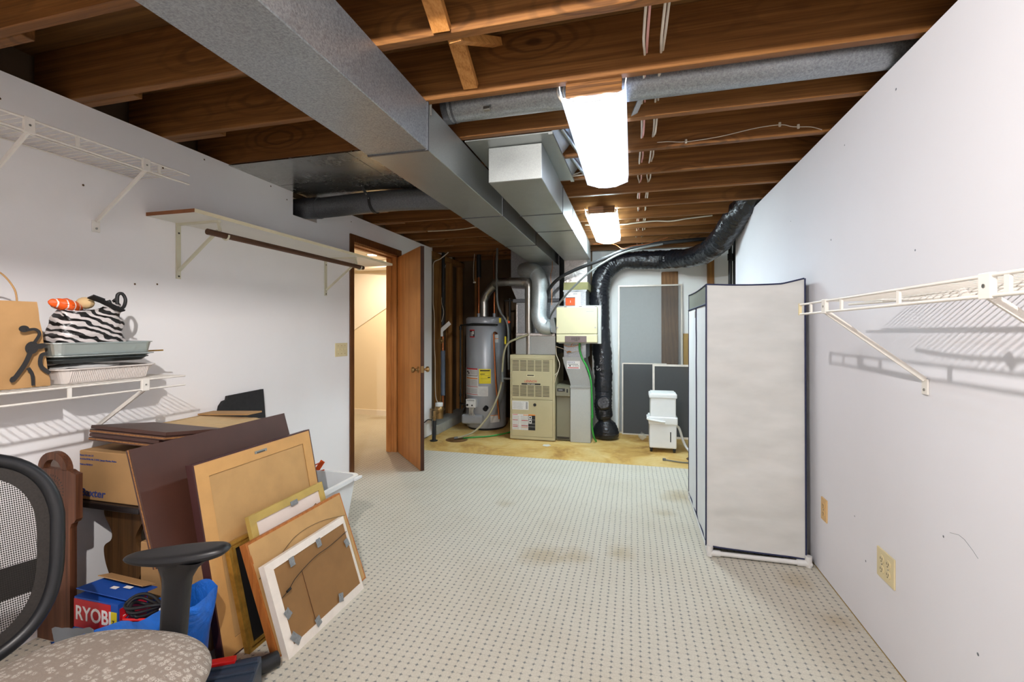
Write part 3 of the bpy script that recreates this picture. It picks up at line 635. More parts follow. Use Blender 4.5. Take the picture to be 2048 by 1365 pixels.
def tray(name, x0, x1, y0, y1, z0, z1, rim, key, label, cat, flare=.012, ribs=0):
    mb = MB(); r = .035
    def loop(ix, z, rr):
        pts = []
        for cx, cy, a0 in ((x1-ix-rr, y1-ix-rr, 0), (x0+ix+rr, y1-ix-rr, PI/2), (x0+ix+rr, y0+ix+rr, PI), (x1-ix-rr, y0+ix+rr, 1.5*PI)):
            for i in range(6): a = a0+PI/2*i/5; pts.append((cx+rr*math.cos(a), cy+rr*math.sin(a), z))
        return pts
    ls = [loop(flare+.003, z0, r*.8), loop(0, z1-.004, r), loop(-rim, z1-.004, r+rim), loop(-rim, z1, r+rim), loop(.002, z1, r), loop(flare+.005, z0+.004, r*.8)]
    n = 24; vs = sum(ls, []); fs = [list(range(n))[::-1], list(range(5*n, 6*n))]
    for k in range(5):
        for i in range(n): fs.append([k*n+i, k*n+(i+1) % n, (k+1)*n+(i+1) % n, (k+1)*n+i])
    mb.add(vs, fs)
    if ribs:
        for i in range(ribs):
            y = y0+.035+(y1-y0-.07)*i/(ribs-1)
            mb.tube([(x1-flare-.002, y, z0+.005), (x1-.002, y, z1-.008)], .0032, 5)
    return tag(mb.build(name, key), label, cat)
tray('baking_dish', -2.335, -2.105, 1.262, 1.622, ZS, 1.122, .010, 'dish', 'white ribbed baking dish at the bottom of the tray stack', 'dish', .018, 44)
tag(MB().grid(lambda u, v: (-2.30+.19*v, 1.27+.2*u, 1.123+.018*math.sin(u*PI)*math.sin(v*PI)+.006*noise.noise(Vector((u*5, v*5, 0)))), 12, 10).grid(lambda u, v: (-2.30+.19*v, 1.27+.2*u, 1.1225), 2, 2).build('crumpled_paper', 'white'), 'crumpled white paper poking out of the ribbed dish', 'paper')
tray('baking_tray', -2.33, -2.11, 1.245, 1.60, 1.142, 1.160, .006, 'darkpan', 'dark baking tray between the dish and the bright pans', 'tray')
tray('baking_tray', -2.33, -2.10, 1.24, 1.612, 1.161, 1.174, .010, 'pan', 'shallow bright tray under the deep metal pan', 'tray')
tray('baking_pan', -2.33, -2.10, 1.235, 1.61, 1.175, 1.224, .006, 'pan', 'deep bright metal baking pan on top of the tray stack', 'pan', .006)
tag(MB().tube([(-2.2, 1.5, 1.1745), (-2.165, 1.70, 1.1775)], .0035, 8).build('chopstick', 'goldstick'), 'thin gold stick poking out of the tray stack', 'stick')
# zebra bag
t = thing('tote_bag', (-2.21, 1.40, 1.18), 'black and white zebra print tote bag on the metal pan', 'bag')
def zeb(u, v):
    a = 2*PI*u; k = v
    ry = .125-.028*k+.01*math.sin(k*PI); rx = .075-.03*k
    sgn = lambda q: math.copysign(abs(q)**.55, q)
    y = 1.405+.012*k+ry*sgn(math.cos(a)); x = -2.205+rx*sgn(math.sin(a)); z = 1.182+.195*k
    d = .014*noise.noise(Vector((math.cos(a)*2, math.sin(a)*2+k*4, k*5)))+.006*math.sin(k*22+math.sin(a*3)*2)*(.3+k*.4)
    z += (.02*math.sin(a*2+1)+.018*math.cos(a))*k*k
    return (x+d*math.sin(a), y+d*math.cos(a), z)
MB().grid(zeb, 48, 18).build('bag_body', 'zebra', t)
MB().tube(smooth([(-2.16, 1.46, 1.40), (-2.15, 1.475, 1.365), (-2.15, 1.51, 1.37), (-2.155, 1.525, 1.405), (-2.16, 1.515, 1.432), (-2.165, 1.50, 1.425), (-2.165, 1.498, 1.385)]), .007, 6).build('handle', 'black', t)
mb = MB(); bar(mb, (-2.14, 1.385, 1.41), (-2.135, 1.50, 1.355), .006, .026, (1, 0, .3)); bar(mb, (-2.14, 1.38, 1.41), (-2.135, 1.42, 1.395), .006, .036, (1, 0, .3)); mb.build('handle', 'black', t)
def pk(u, v): return (-2.195+.04*math.cos(2*PI*u)*math.sin(PI*v), 1.27+.12*v, 1.372+.026*math.sin(2*PI*u)*math.sin(PI*v)**.6+.006*noise.noise(Vector((u*9, v*7, 2)))-.02*(v-.5))
mb = MB(); mb.grid(pk, 18, 6*5); nf = len(mb.f); mb.f = [(f, 1 if (k//18) % 6 == 5 else 0, sm) for k, (f, _, sm) in enumerate(mb.f)]
tag(mb.build('orange_packet', ['orange', 'white']), 'orange and white striped packet sticking out of the zebra bag', 'packet')
mb = MB(); mb.grid(lambda u, v: (-2.20+.03*math.cos(2*PI*u)*math.sin(PI*v), 1.40+.03*math.sin(2*PI*u)*math.sin(PI*v), 1.385+.025*math.cos(PI*v)), 14, 8)
tag(mb.build('cloth', 'card_lt'), 'beige cloth corner sticking out of the zebra bag', 'cloth')

# ------------------------------------------------------------------ fabric wardrobe
t = thing('fabric_wardrobe', (.66, 3.22, 0), 'white canvas clothes wardrobe with navy piping on a white pipe frame', 'wardrobe')
wx0, wx1, wy0, wy1, wz0, wz1 = .412, .905, 2.785, 3.66, .062, 1.535
def wob(p, s=1.): return noise.noise(Vector((p[0]*1.5, p[1], p[2]*4)))*.016*s+noise.noise(Vector((p[0]*3, p[1], p[2]*14)))*.006*s
def zig(u): return .014*max(0, u-.78)/.22*1.4-.010*math.sin(PI*u)
def side_near(u, v):
    x = wx0+(wx1-wx0)*u; z = wz0+(wz1-wz0+zig(u))*v
    e = min(1, min(u, 1-u)*8); sag = .010*math.sin(u*9+v*3)*(max(0, v-.88)*6)+.006*math.sin(v*60+u*5)*max(0, .12-v)*6
    return (x+.006*(v-.5)-.006, wy0-(.006*e+wob((x, 0, z))*e*.8+sag*e*.6)+.035*v-.0, z-(.018*u if v < .02 else 0)*1.)
MB().grid(side_near, 40, 80).build('side_panel', 'fabric', t)
def side_far(u, v): x, y, z = side_near(u, v); return (x, wy1+.02*v, z)
MB().grid(side_far, 6, 10).build('side_panel', 'fabric', t)
def facep(x, sg, w=1):
    def fn(u, v):
        y = wy0+(wy1-wy0)*u; z = wz0+(wz1-.115-wz0)*v if w else wz0+(wz1-wz0)*v
        pl = .004*math.sin(u*21+.8*math.sin(v*3))*(.3+.7*(1-v))+.003*noise.noise(Vector((u*8, v*9, 1))); e = min(1, min(u, 1-u)*10)
        return (x-sg*(pl*e*.7+.004)+.0, y+.035*z/1.5*(1-u), z)
    return fn
MB().grid(lambda u, v: facep(wx0, 1)(u*.5, v), 24, 40).build('door_flap', 'fabric_lt', t)
MB().grid(lambda u, v: facep(wx0, 1)(.505+u*.495, v), 24, 40).build('door_flap', 'fabric_lt', t)
MB().grid(lambda u, v: facep(wx1, -1, 0)(u, v), 10, 10).build('back_panel', 'fabric', t)
MB().grid(lambda u, v: (wx0-.003, wy0+.035+(wy1-wy0-.03)*u, wz1-.113+.113*v-.008*math.sin(u*PI)*v), 16, 6).build('window_strip', 'windowmesh', t, 'grey mesh window strip')
MB().grid(lambda u, v: (wx0+(wx1-wx0)*u, wy0+.03+(wy1-wy0-.02)*v, wz1+zig(u)-.012*math.sin(u*PI)*math.sin(v*PI)), 12, 12).build('top_panel', 'fabric_lt', t)
P = lambda mb, pts, r=.0042: mb.tube(pts, r, 8)
mb = MB()
P(mb, [Vector(side_near(0, v/40))+Vector((-.003, -.004, 0)) for v in range(41)]); P(mb, [Vector(side_near(1, v/40))+Vector((.003, -.004, 0)) for v in range(41)])
P(mb, [Vector(side_near(u/30, 0))+Vector((0, -.002, 0)) for u in range(31)]); P(mb, [Vector(side_near(u/30, 1))+Vector((0, -.002, 0)) for u in range(31)])
P(mb, [(wx0-.004, wy0+.036+(wy1-wy0-.03)*i/12, wz1-.008*math.sin(PI*i/12)) for i in range(13)]); P(mb, [(wx0-.004, wy0+.036, wz1-.113), (wx0-.004, wy1, wz1-.113)], .007)
P(mb, [Vector(facep(wx0, 1)(1, v/20)) for v in range(21)]); P(mb, [(wx0-.004, wy0, wz0), (wx0-.004, wy1, wz0)], .004); P(mb, [(wx0-.003, wy1, wz1-.11), (wx0-.003, wy1, wz1)])
mb.build('piping', 'navy', t)
MB().tube([Vector(facep(wx0, 1)(.502, v/20))+Vector((-.004, 0, 0)) for v in range(21)], .0035, 6).build('zipper', 'navy', t)
MB().box(wx0-.014, wx0-.006, 3.24, 3.252, 1.355, 1.40, .002).build('zipper_pull', 'steel', t)
pr = .0125
mb = MB()
for x in (wx0+.006, wx1+.003):
    for y in (wy0+.05, wy1-.02): mb.tube([(x+(.02 if x < .6 else -.02), y, .03), (x+(.02 if x < .6 else -.02), y, wz1-.03)], pr*.9, 12)
for y in (wy0-.012, wy1): mb.tube([(wx0+.006, y, .027), (wx1+.003, y, .027)], pr, 14); mb.tube([(wx0+.02, y+(.06 if y < 3 else -.03), wz1-.03), (wx1-.02, y+(.06 if y < 3 else -.03), wz1-.03)], pr*.9, 12)
for x in (wx0+.006, wx1+.003): mb.tube([(x, wy0-.012, .027), (x, wy1, .027)], pr, 14)
for x in (wx0+.006, wx1+.003):
    for y in (wy0-.012, wy1):
        d = 1 if y < 3 else -1; e = 1 if x < .6 else -1
        mb.tube([(x, y, .010), (x, y, .068)], pr*1.35, 14); mb.tube([(x-e*.012, y, .027), (x+e*.055, y, .027)], pr*1.35, 14); mb.tube([(x, y-d*.012, .027), (x, y+d*.055, .027)], pr*1.35, 14)
mb.build('pipe_frame', 'pvc', t)

# ------------------------------------------------------------------ leaning screens on the back wall
def leaning(name, x0, x1, yb, yt, z1, fr, th, kf, km, label, cat='window screen'):
    t = thing(name, ((x0+x1)/2, yb, 0), label, cat)
    T = frame_T((x0, yb, .001), (1, 0, 0), (0, yt-yb, z1)); H = math.hypot(yt-yb, z1); W = x1-x0
    MB(T).ring([(0, 0, 0), (W, 0, 0), (W, H, 0), (0, H, 0)], [(fr, fr, 0), (W-fr, fr, 0), (W-fr, H-fr, 0), (fr, H-fr, 0)], (0, 0, -th)).build('frame', kf, t)
    MB(T).quad((fr, fr, -th/2), (W-fr, fr, -th/2), (W-fr, H-fr, -th/2), (fr, H-fr, -th/2)).build('mesh', km, t)
    return t
tag(MB(frame_T((.345, 5.90, 0), (1, 0, 0), (0, .068, 2.0))).prism([(.0, 0, 0), (.195, 0, 0), (.195, 1.999, 0), (.012, 1.999, 0), (0, 1.985, 0)], (0, 0, -.018)).build('wood_plank', 'plank'), 'tall wooden plank leaning on the back wall behind the large insect screen', 'plank')
leaning('window_screen', -.175, .588, 5.86, 5.955, 1.84, .018, .012, 'alu', 'screen_lt', 'tallest insect screen leaning on the back wall, plank showing through it')
leaning('window_screen', -.125, .40, 5.80, 5.865, .872, .014, .010, 'alu', 'screen_dk', 'half height grey insect screen leaning in front of the tall one')
leaning('window_screen', .232, .84, 5.70, 5.765, .868, .024, .016, 'whitewood', 'screen_dk', 'white framed dark screen leaning behind the dehumidifier')
t = leaning('veneer_board', .598, 1.05, 5.87, 5.955, 1.235, .055, .02, 'tan', 'copperpanel', 'reddish wooden board in a tan frame leaning in the far right corner', 'board')
t.children[1].name = 'veneer_sheet'
struct(MB().box(.87, .945, 5.93, 5.979, 0, ZT).build('trim_corner_post', 'stud'))
for x, l in ((1.005, 'black iron pipe going up beside the end of the right wall'), (1.062, 'second black iron pipe behind the first near the right wall end')):
    mb = MB().tube([(x, 5.32+.06*(x > 1.03), 0), (x, 5.32+.06*(x > 1.03), 2.28)], .019, 14); mb.tube([(x, 5.32+.06*(x > 1.03), 2.02), (x, 5.32+.06*(x > 1.03), 2.09)], .026, 14)
    tag(mb.build('iron_pipe', 'black_steel'), l, 'pipe')

# ------------------------------------------------------------------ dehumidifier
t = thing('dehumidifier', (.305, 5.12, 0), 'white two tier dehumidifier on small black casters in front of the screens', 'dehumidifier')
def taper(mb, x0, x1, y0, y1, z0, z1, k, mi=0):
    mb.box(x0, x1, y0, y1, z0, z1, .018, mi, 3); return mb
MB().box(.172, .442, 5.02, 5.26, .045, .30, .016, 0, 3).build('bucket', 'white_pl', t)
MB().box(.162, .452, 5.01, 5.27, .292, .372, .014, 0, 3).build('bucket_rim', 'white_pl', t)
MB().tube(smooth([(.155, 5.16, .36), (.155, 5.02, .36), (.165, 5.0, .345), (.30, 5.0, .325), (.325, 5.005, .325)]), .011, 10).build('carry_handle', 'white_pl', t)
MB().box(.180, .436, 5.03, 5.25, .36, .585, .014, 0, 3).build('upper_body', 'white_pl', t)
MB().box(.168, .446, 5.02, 5.26, .565, .612, .012, 0, 3).build('top_rim', 'white_pl', t)
MB().box(.185, .43, 5.03, 5.25, .608, .622, .005).build('control_panel', 'white_pl', t)
MB().box(.376, .387, 5.0185, 5.022, .115, .22, .002).build('water_window', 'black', t)
for x in (.19, .42):
    for y in (5.05, 5.23):
        MB().lathe([(.02, -.012), (.024, -.006), (.024, .006), (.02, .012)], (x, y, .024), 16, 0, 'X').box(x-.016, x+.016, y-.016, y+.016, .03, .05, .004).build('caster', 'rubber', t)
tag(MB().tube(smooth([(.445, 5.17, .26), (.48, 5.18, .23), (.52, 5.16, .10), (.56, 5.10, .03), (.62, 5.04, .015), (.75, 5.0, .014)]), .013, 12).build('drain_hose', 'white_pl'), 'pale drain hose curving from the dehumidifier to the floor drain', 'hose')
tag(MB().tube(smooth([(.30, 4.72, .012), (.36, 4.70, .010), (.46, 4.67, .010), (.62, 4.68, .008)]), .006, 8).box(.285, .315, 4.71, 4.735, .002, .024, .004).build('power_cord', 'greyhose'), 'grey power cord with its plug lying on the stained concrete', 'cord')
mb = MB(); mb.grid(lambda u, v: (.11+.045*math.cos(2*PI*u)*math.sin(PI*(.08+.92*v))*(1+.4*noise.noise(Vector((u*4, v*5, 1)))), 5.52+.04*math.sin(2*PI*u)*math.sin(PI*(.08+.92*v)), .002+.11*(1-v)*(.8+.3*noise.noise(Vector((u*5, v*4, 9))))), 16, 10)
tag(mb.build('plastic_bag', 'clearbag'), 'small crumpled clear plastic bag left of the dehumidifier', 'bag')
tag(MB().lathe([(.105, .001), (.10, .004), (.02, .003)], (.62, 4.84, 0), 28).build('floor_drain', 'dirt'), 'round rusty floor drain beside the fabric wardrobe', 'drain')

# ------------------------------------------------------------------ furnace
FX0, FX1, FY, FY1, FZ = -1.383, -.858, 5.20, 5.88, .99
t = thing('furnace', ((FX0+FX1)/2, FY+.3, 0), 'beige gas furnace cabinet with louvered front panel', 'furnace')
MB().box(FX0, FX1, FY+.012, FY1, .012, FZ, .004).box(FX0+.0005, FX0+.016, FY, FY+.03, .043, FZ-.046).box(FX1-.022, FX1-.0005, FY, FY+.03, .043, FZ-.046).box(FX0-.0008, FX1+.0008, FY-.0008, FY+.03, FZ-.045, FZ+.0008).box(FX0-.0008, FX1+.0008, FY-.0008, FY+.03, .013, .042).box(FX0+.02, FX1-.02, FY+.03, FY1-.02, .0, .014).build('cabinet', 'furnace', t)
up = MB().box(FX0+.018, FX1-.024, FY+.003, FY+.014, .475, FZ-.048, .003).build('upper_door', 'furnace', t)
lo = MB().box(FX0+.018, FX1-.024, FY+.003, FY+.014, .045, .470, .003).build('lower_door', 'furnace', t)
for zc in (.866, .572):
    mb = MB()
    for i in range(5):
        for j in range(8):
            x = FX0+.028+i*.0895; z = zc+(3.5-j)*.0163-.0+.002*0
            mb.box(x, x+.076, FY+.0015, FY+.004, z-.0034, z+.0034)
    mb.build('louvers', 'slot', up)
MB().box(FX0+.195, FX0+.29, FY+.0, FY+.004, .735, .765, .002).box(FX0+.203, FX0+.282, FY-.001, FY+.001, .748, .76, 0, 1).build('pull_recess', ['humid', 'slot'], up)
MB().text('LENNOX', .036, (FX0+.242, FY+.002, .673), (1, 0, .0), (.18, 0, 1), 0, .0006, 'CENTER').build('brand_lettering', 'red', up)
MB().box(FX0+.135, FX0+.358, FY+.001, FY+.004, .644, .662, 0, 0).text('MERIT SERIES', .0125, (FX0+.247, FY+.0005, .6485), (1, 0, 0), (0, 0, 1), 1, .0004, 'CENTER', 1.3).build('name_strip', ['ink', 'white'], up)
MB().lathe([(.018, -.002), (.018, .004)], (FX0+.292, FY+.002, .414), 20, 0, 'Y').build('sight_port', 'rubber', lo)
def sheet(mb, x0, x1, z0, z1, y, mi=0, d=.0012): mb.box(x0, x1, y-d, y, z0, z1, 0, mi)
mb = MB(); y = FY+.003; sheet(mb, FX0+.022, FX0+.218, .352, .452, y)
for i in range(9): sheet(mb, FX0+.03, FX0+.03+(.12+.02*math.sin(i*3)), .362+i*.0095, .3648+i*.0095, y-.0012, 1, .0003)
sheet(mb, FX0+.186, FX0+.208, .362, .443, y-.0012, 1, .0003); mb.build('rating_label', ['label', 'labelgrey'], lo)
mb = MB(); sheet(mb, FX0+.024, FX0+.215, .118, .30, y); sheet(mb, FX0+.215, FX0+.297, .118, .30, y, 1)
for z in (.290, .228, .168, .150):
    sheet(mb, FX0+.03, FX0+.09, z, z+.006, y-.0012, 2, .0003); sheet(mb, FX0+.155-.02*(z < .25), FX0+.211, z-.004, z+.003, y-.0012, 3 if z in (.29, .15) else 2, .0003)
for i in range(15):
    z = .128+i*.0105
    sheet(mb, FX0+.03, FX0+.108, z, z+.003, y-.0012, 4, .0003); sheet(mb, FX0+.124, FX0+.208, z, z+.003, y-.0012, 4, .0003)
sheet(mb, FX0+.215, FX0+.297, .289, .30, y-.0012, 3, .0003)
for z in (.245, .198): sheet(mb, FX0+.220, FX0+.256, z, z+.038, y-.0012, 0, .0003); mb.lathe([(.010, -.0018), (.010, -.0012)], (FX0+.238, y, z+.019), 12, 1, 'Y')
for z in (.238, .192, .158): sheet(mb, FX0+.215, FX0+.297, z, z+.002, y-.0012, 0, .0003)
mb.build('safety_label', ['label', 'black_cloth', 'red', 'orangeprint', 'labelgrey'], lo)
# plenum, coil case and riser above the furnace
t = thing('supply_plenum', (-1.09, 5.6, .992), 'sheet metal plenum rising from the furnace to the long duct, taped with foil', 'duct')
MB().box(-1.335, -.862, 5.27, 5.84, .992, 1.215, .003).build('lower_box', 'galv_dull', t)
mb = MB().box(-1.40, -.86, 5.56, 5.95, 1.22, 1.62, .003); mb.build('coil_case', 'galv', t)
MB().box(-1.44, -.86, 5.54, 5.96, 1.62, 1.665, .003).build('flange', 'galv_dark', t)
MB().prism([(-1.40, 5.56, 1.665), (-.86, 5.56, 1.665), (-.86, 5.56, 2.28), (-1.47, 5.56, 2.28), (-1.47, 5.56, 1.83)], (0, .40, 0)).box(-1.165, -.872, 5.301, 5.56, 2.068, 2.277).build('riser', 'galv', t)
mb = MB(); mb.box(-1.335, -.862, 5.262, 5.30, 1.205, 1.245, .01).box(-1.405, -1.385, 5.55, 5.57, 1.22, 1.6, .006); mb.grid(lambda u, v: (-1.33+.46*u, 5.30+.26*v, 1.225+.02*v+.008*noise.noise(Vector((u*12, v*9, 0)))), 20, 8)
mb.build('foil_tape', 'foil', t)
# furnace vent
t = thing('vent_pipe', (-1.19, 5.31, .992), 'shiny metal vent pipe rising from the furnace and turning left', 'pipe')
MB().tube([(-1.182, 5.31, .992), (-1.182, 5.31, 1.70)], .050, 24).tube([(-1.182, 5.31, 1.68), (-1.182, 5.31, 1.715)], .053, 24).build('riser_pipe', 'steel', t)
MB().tube(smooth([(-1.182, 5.31, 1.71), (-1.182, 5.31, 1.79), (-1.20, 5.315, 1.84), (-1.26, 5.32, 1.855)], 4), .051, 20).tube([(-1.19, 5.313, 1.815), (-1.21, 5.315, 1.84)], .054, 20).build('elbow', 'steel', t)
MB().tube([(-1.25, 5.32, 1.855), (-1.48, 5.40, 1.865), (-1.66, 5.50, 1.87)], .050, 24).tube([(-1.42, 5.38, 1.862), (-1.44, 5.387, 1.863)], .053, 24).build('cross_pipe', 'steel', t)
t = thing('vent_pipe', (-1.84, 5.60, 1.45), 'metal flue elbow rising off the water heater top', 'pipe')
MB().tube([(-1.84, 5.62, 1.452), (-1.84, 5.62, 1.62)], .052, 20).build('riser_pipe', 'steel', t)
MB().tube(smooth([(-1.84, 5.62, 1.60), (-1.84, 5.62, 1.66), (-1.80, 5.60, 1.74), (-1.73, 5.56, 1.81), (-1.665, 5.52, 1.85)], 3), .052, 20).tube([(-1.825, 5.612, 1.69), (-1.81, 5.605, 1.72)], .055, 20).tube([(-1.74, 5.57, 1.80), (-1.725, 5.56, 1.815)], .055, 20).build('elbow', 'steel', t)
# humidifier bypass pipe
t = thing('bypass_pipe', (-1.06, 5.22, 1.25), 'fat galvanised S shaped pipe from the riser down to the humidifier box', 'pipe')
MB().tube(smooth([(-1.27, 5.42, 2.0), (-1.20, 5.34, 1.995), (-1.10, 5.26, 1.96), (-1.04, 5.21, 1.87), (-1.028, 5.20, 1.76)], 3), .090, 24).build('upper_elbow', 'galv_pipe', t)
MB().tube([(-1.028, 5.20, 1.80), (-1.036, 5.19, 1.50)], .088, 26).build('drop_pipe', 'galv_pipe', t)
MB().tube(smooth([(-1.036, 5.19, 1.53), (-1.04, 5.18, 1.44), (-1.01, 5.18, 1.355), (-.96, 5.18, 1.315), (-.90, 5.18, 1.315)], 3), .089, 24).build('lower_elbow', 'galv_pipe', t)
for a, b in (((-1.028, 5.20, 1.79), (-1.029, 5.20, 1.80)), ((-1.035, 5.19, 1.52), (-1.0355, 5.19, 1.53)), ((-1.19, 5.335, 1.99), (-1.18, 5.325, 1.985)), ((-1.078, 5.24, 1.935), (-1.070, 5.235, 1.925)), ((-1.028, 5.18, 1.39), (-1.023, 5.18, 1.38)), ((-1.0, 5.18, 1.33), (-.99, 5.18, 1.326)), ((-.93, 5.18, 1.315), (-.925, 5.18, 1.315))):
    MB().tube([a, b], .0925, 24).build('seam_ring', 'galv_pipe', t)
MB().tube([(-.90, 5.18, 1.315), (-.835, 5.18, 1.33)], [.089, .13], 4, 0, True, False).build('cone', 'galv_pipe', t)

# ------------------------------------------------------------------ return side
t = thing('return_drop', (-.6, 5.5, 0), 'return air column of galvanised boxes right of the furnace, with an offset boot', 'duct')
boxduct(MB(), -.765, -.50, 5.305, 5.75, 1.825, 2.277).build('upper_box', 'foil', t)
MB().box(-.772, -.49, 5.295, 5.76, 1.738, 1.828, .004).build('canvas_collar', 'canvas', t)
boxduct(MB(), -.768, -.512, 5.285, 5.74, .96, 1.74).box(-.774, -.505, 5.28, 5.745, 1.72, 1.738).build('filter_box', 'galv', t)
sp = lambda a, b: [a[i]+(b[i]-a[i])*0 for i in range(2)]
mb = MB(); n = 10; L = []; R = []
for i in range(n+1):
    k = i/n; e = k*k*(3-2*k); z = .965-.335*k; L.append((-.772+.086*e, z)); R.append((-.537+.079*e, z))
poly = [(x, 5.26, z) for x, z in L]+[(x, 5.26, z) for x, z in R[::-1]]
mb.prism(poly, (0, .5, 0)); mb.box(-.776, -.53, 5.255, 5.76, .945, .968).box(-.690, -.452, 5.232, 5.76, .618, .640)
mb.build('offset_boot', 'galv_dull', t)
boxduct(MB(), -.686, -.456, 5.24, 5.78, .001, .62).build('lower_box', 'galv_floor', t)
mb = MB(); sheet(mb, -.728, -.578, .835, .925, 5.26); 
mb.text('SERVICE', .024, (-.722, 5.2585, .900), (1, 0, 0), (0, 0, 1), 1, .0003); mb.text('24 HOUR', .018, (-.662, 5.2585, .862), (1, 0, 0), (0, 0, 1), 2, .0003); sheet(mb, -.700, -.684, .861, .876, 5.2588, 2, .0003)
for i in range(2): sheet(mb, -.716, -.60, .888-i*.007, .891-i*.007, 5.2588, 2, .0003)
sheet(mb, -.718, -.592, .842, .851, 5.2588, 3, .0003)
mb.build('contractor_sticker', ['white', 'inkblue', 'ink', 'red'], t)
mb = MB(); sheet(mb, -.735, -.575, 1.555, 1.712, 5.2845); sheet(mb, -.66, -.61, 1.685, 1.70, 5.2833, 1, .0003); sheet(mb, -.725, -.69, 1.677, 1.685, 5.2833, 1, .0003); sheet(mb, -.615, -.60, 1.59, 1.655, 5.2833, 2, .0003); sheet(mb, -.637, -.615, 1.655, 1.659, 5.2833, 1, .0003)
mb.build('instruction_label', ['white', 'labelgrey', 'label'], t)
mb = MB(); sheet(mb, -.745, -.635, 1.558, 1.652, 5.283, 0, .002); sheet(mb, -.745, -.635, 1.646, 1.654, 5.281, 1, .001); sheet(mb, -.745, -.635, 1.556, 1.562, 5.281, 1, .001); sheet(mb, -.692, -.688, 1.592, 1.618, 5.281, 2, .0005)
mb.build('orange_tag', ['orangesign', 'ink', 'white'], t, 'fluorescent orange notice')
t = thing('humidifier', (-.58, 5.2, 1.13), 'pale cream humidifier box with a taupe grille on the return column', 'humidifier')
MB().box(-.815, -.338, 5.20, 5.284, 1.125, 1.553, .002).build('back_plate', 'galv_floor', t)
MB().box(-.822, -.372, 5.085, 5.20, 1.235, 1.532, .008).build('upper_cover', 'humid', t)
MB().box(-.822, -.372, 5.085, 5.20, 1.14, 1.232, .008).build('lower_cover', 'humid', t)
mb = MB().box(-.725, -.487, 5.078, 5.09, 1.142, 1.212, .003)
for i in range(8): mb.box(-.65+i*.012, -.645+i*.012, 5.0765, 5.079, 1.155+.012*(i < 3 or i > 5), 1.198, 0, 1)
mb.build('grille', ['brownpl', 'slot'], t)
for x in (-.81, -.392): MB().lathe([(.010, -.008), (.010, 0)], (x, 5.085, 1.305), 14, 0, 'Y').build('latch', 'steel', t)
mb = MB(); sheet(mb, -.50, -.402, 1.508, 1.512, 5.085, 0, .0005); sheet(mb, -.49, -.408, 1.478, 1.487, 5.085, 0, .0005); mb.build('name_mark', 'labelgrey', t)
for x in (-.75, -.58, -.41):
    MB().box(x, x+.03, 5.19, 5.2, 1.533, 1.545).build('clip', 'brownpl', t)
t = thing('air_cleaner', (-.77, 5.5, 0), 'narrow grey green air cleaner cabinet between the furnace and the return column', 'air cleaner')
MB().box(-.848, -.690, 5.27, 5.78, .012, .505, .004).box(-.84, -.70, 5.30, 5.75, 0, .014).build('cabinet', 'cabinet', t)
MB().prism([(-.848, 5.262, .505), (-.848, 5.23, .525), (-.848, 5.23, .625), (-.848, 5.30, .645), (-.848, 5.78, .645), (-.848, 5.78, .505)], (.158, 0, 0)).build('control_head', 'cabinet', t)
MB().box(-.835, -.745, 5.226, 5.232, .575, .61, .002).box(-.82, -.772, 5.2245, 5.2265, .588, .597, 0, 1).build('display', ['ink', 'labelgrey'], t)
MB().box(-.727, -.712, 5.224, 5.232, .565, .605, .002).build('rocker_switch', 'black', t)
MB().box(-.842, -.70, 5.264, 5.272, .022, .05, .002).build('vent_slot', 'slot', t)
mb = MB().tube(smooth([(-.838, 5.18, 1.10), (-.838, 5.19, 1.0), (-.80, 5.18, .90), (-.81, 5.17, .82), (-.84, 5.17, .74), (-.855, 5.19, .68)]), .004, 6).tube(smooth([(-.838, 5.19, 1.09), (-.75, 5.2, 1.06), (-.70, 5.21, 1.03), (-.60, 5.21, 1.04), (-.55, 5.22, 1.10)]), .003, 6).tube(smooth([(-.82, 5.17, .80), (-.85, 5.16, .77)]), .004, 6)
tag(mb.build('control_wire', 'cable'), 'thin white control wire dropping between furnace and return column', 'wire')
tag(MB().tube(smooth([(-.76, 5.22, 1.11), (-.70, 5.21, 1.09), (-.62, 5.21, 1.10), (-.56, 5.22, 1.12)]), .004, 6).tube(smooth([(-.68, 5.21, 1.09), (-.66, 5.2, 1.12), (-.63, 5.22, 1.135)]), .004, 6).tube(smooth([(-.72, 5.205, 1.02), (-.70, 5.205, 1.035), (-.67, 5.205, 1.03)]), .008, 6).build('control_wire', 'wirebrown'), 'orange brown wires with orange wire nuts under the humidifier', 'wire')
tag(MB().tube(smooth([(-.885, 5.15, 1.56), (-.89, 5.18, 1.75), (-.905, 5.2, 1.9), (-.885, 5.2, 2.0), (-.90, 5.25, 2.16)]), .0035, 6).build('control_wire', 'wirebrown'), 'orange brown wire hanging beside the fat S shaped pipe', 'wire')
tag(MB().tube(smooth([(-.575, 5.20, 1.13), (-.575, 5.19, 1.06), (-.545, 5.18, .96), (-.49, 5.18, .86), (-.45, 5.18, .72), (-.44, 5.19, .55), (-.435, 5.20, .35), (-.44, 5.22, .2), (-.42, 5.25, .07), (-.40, 5.30, .012)]), .011, 10).tube([(-.435, 5.20, .30), (-.435, 5.2, .33)], .016, 8).build('drain_tube', 'green'), 'bright green drain tube from the humidifier down the return column', 'tube')
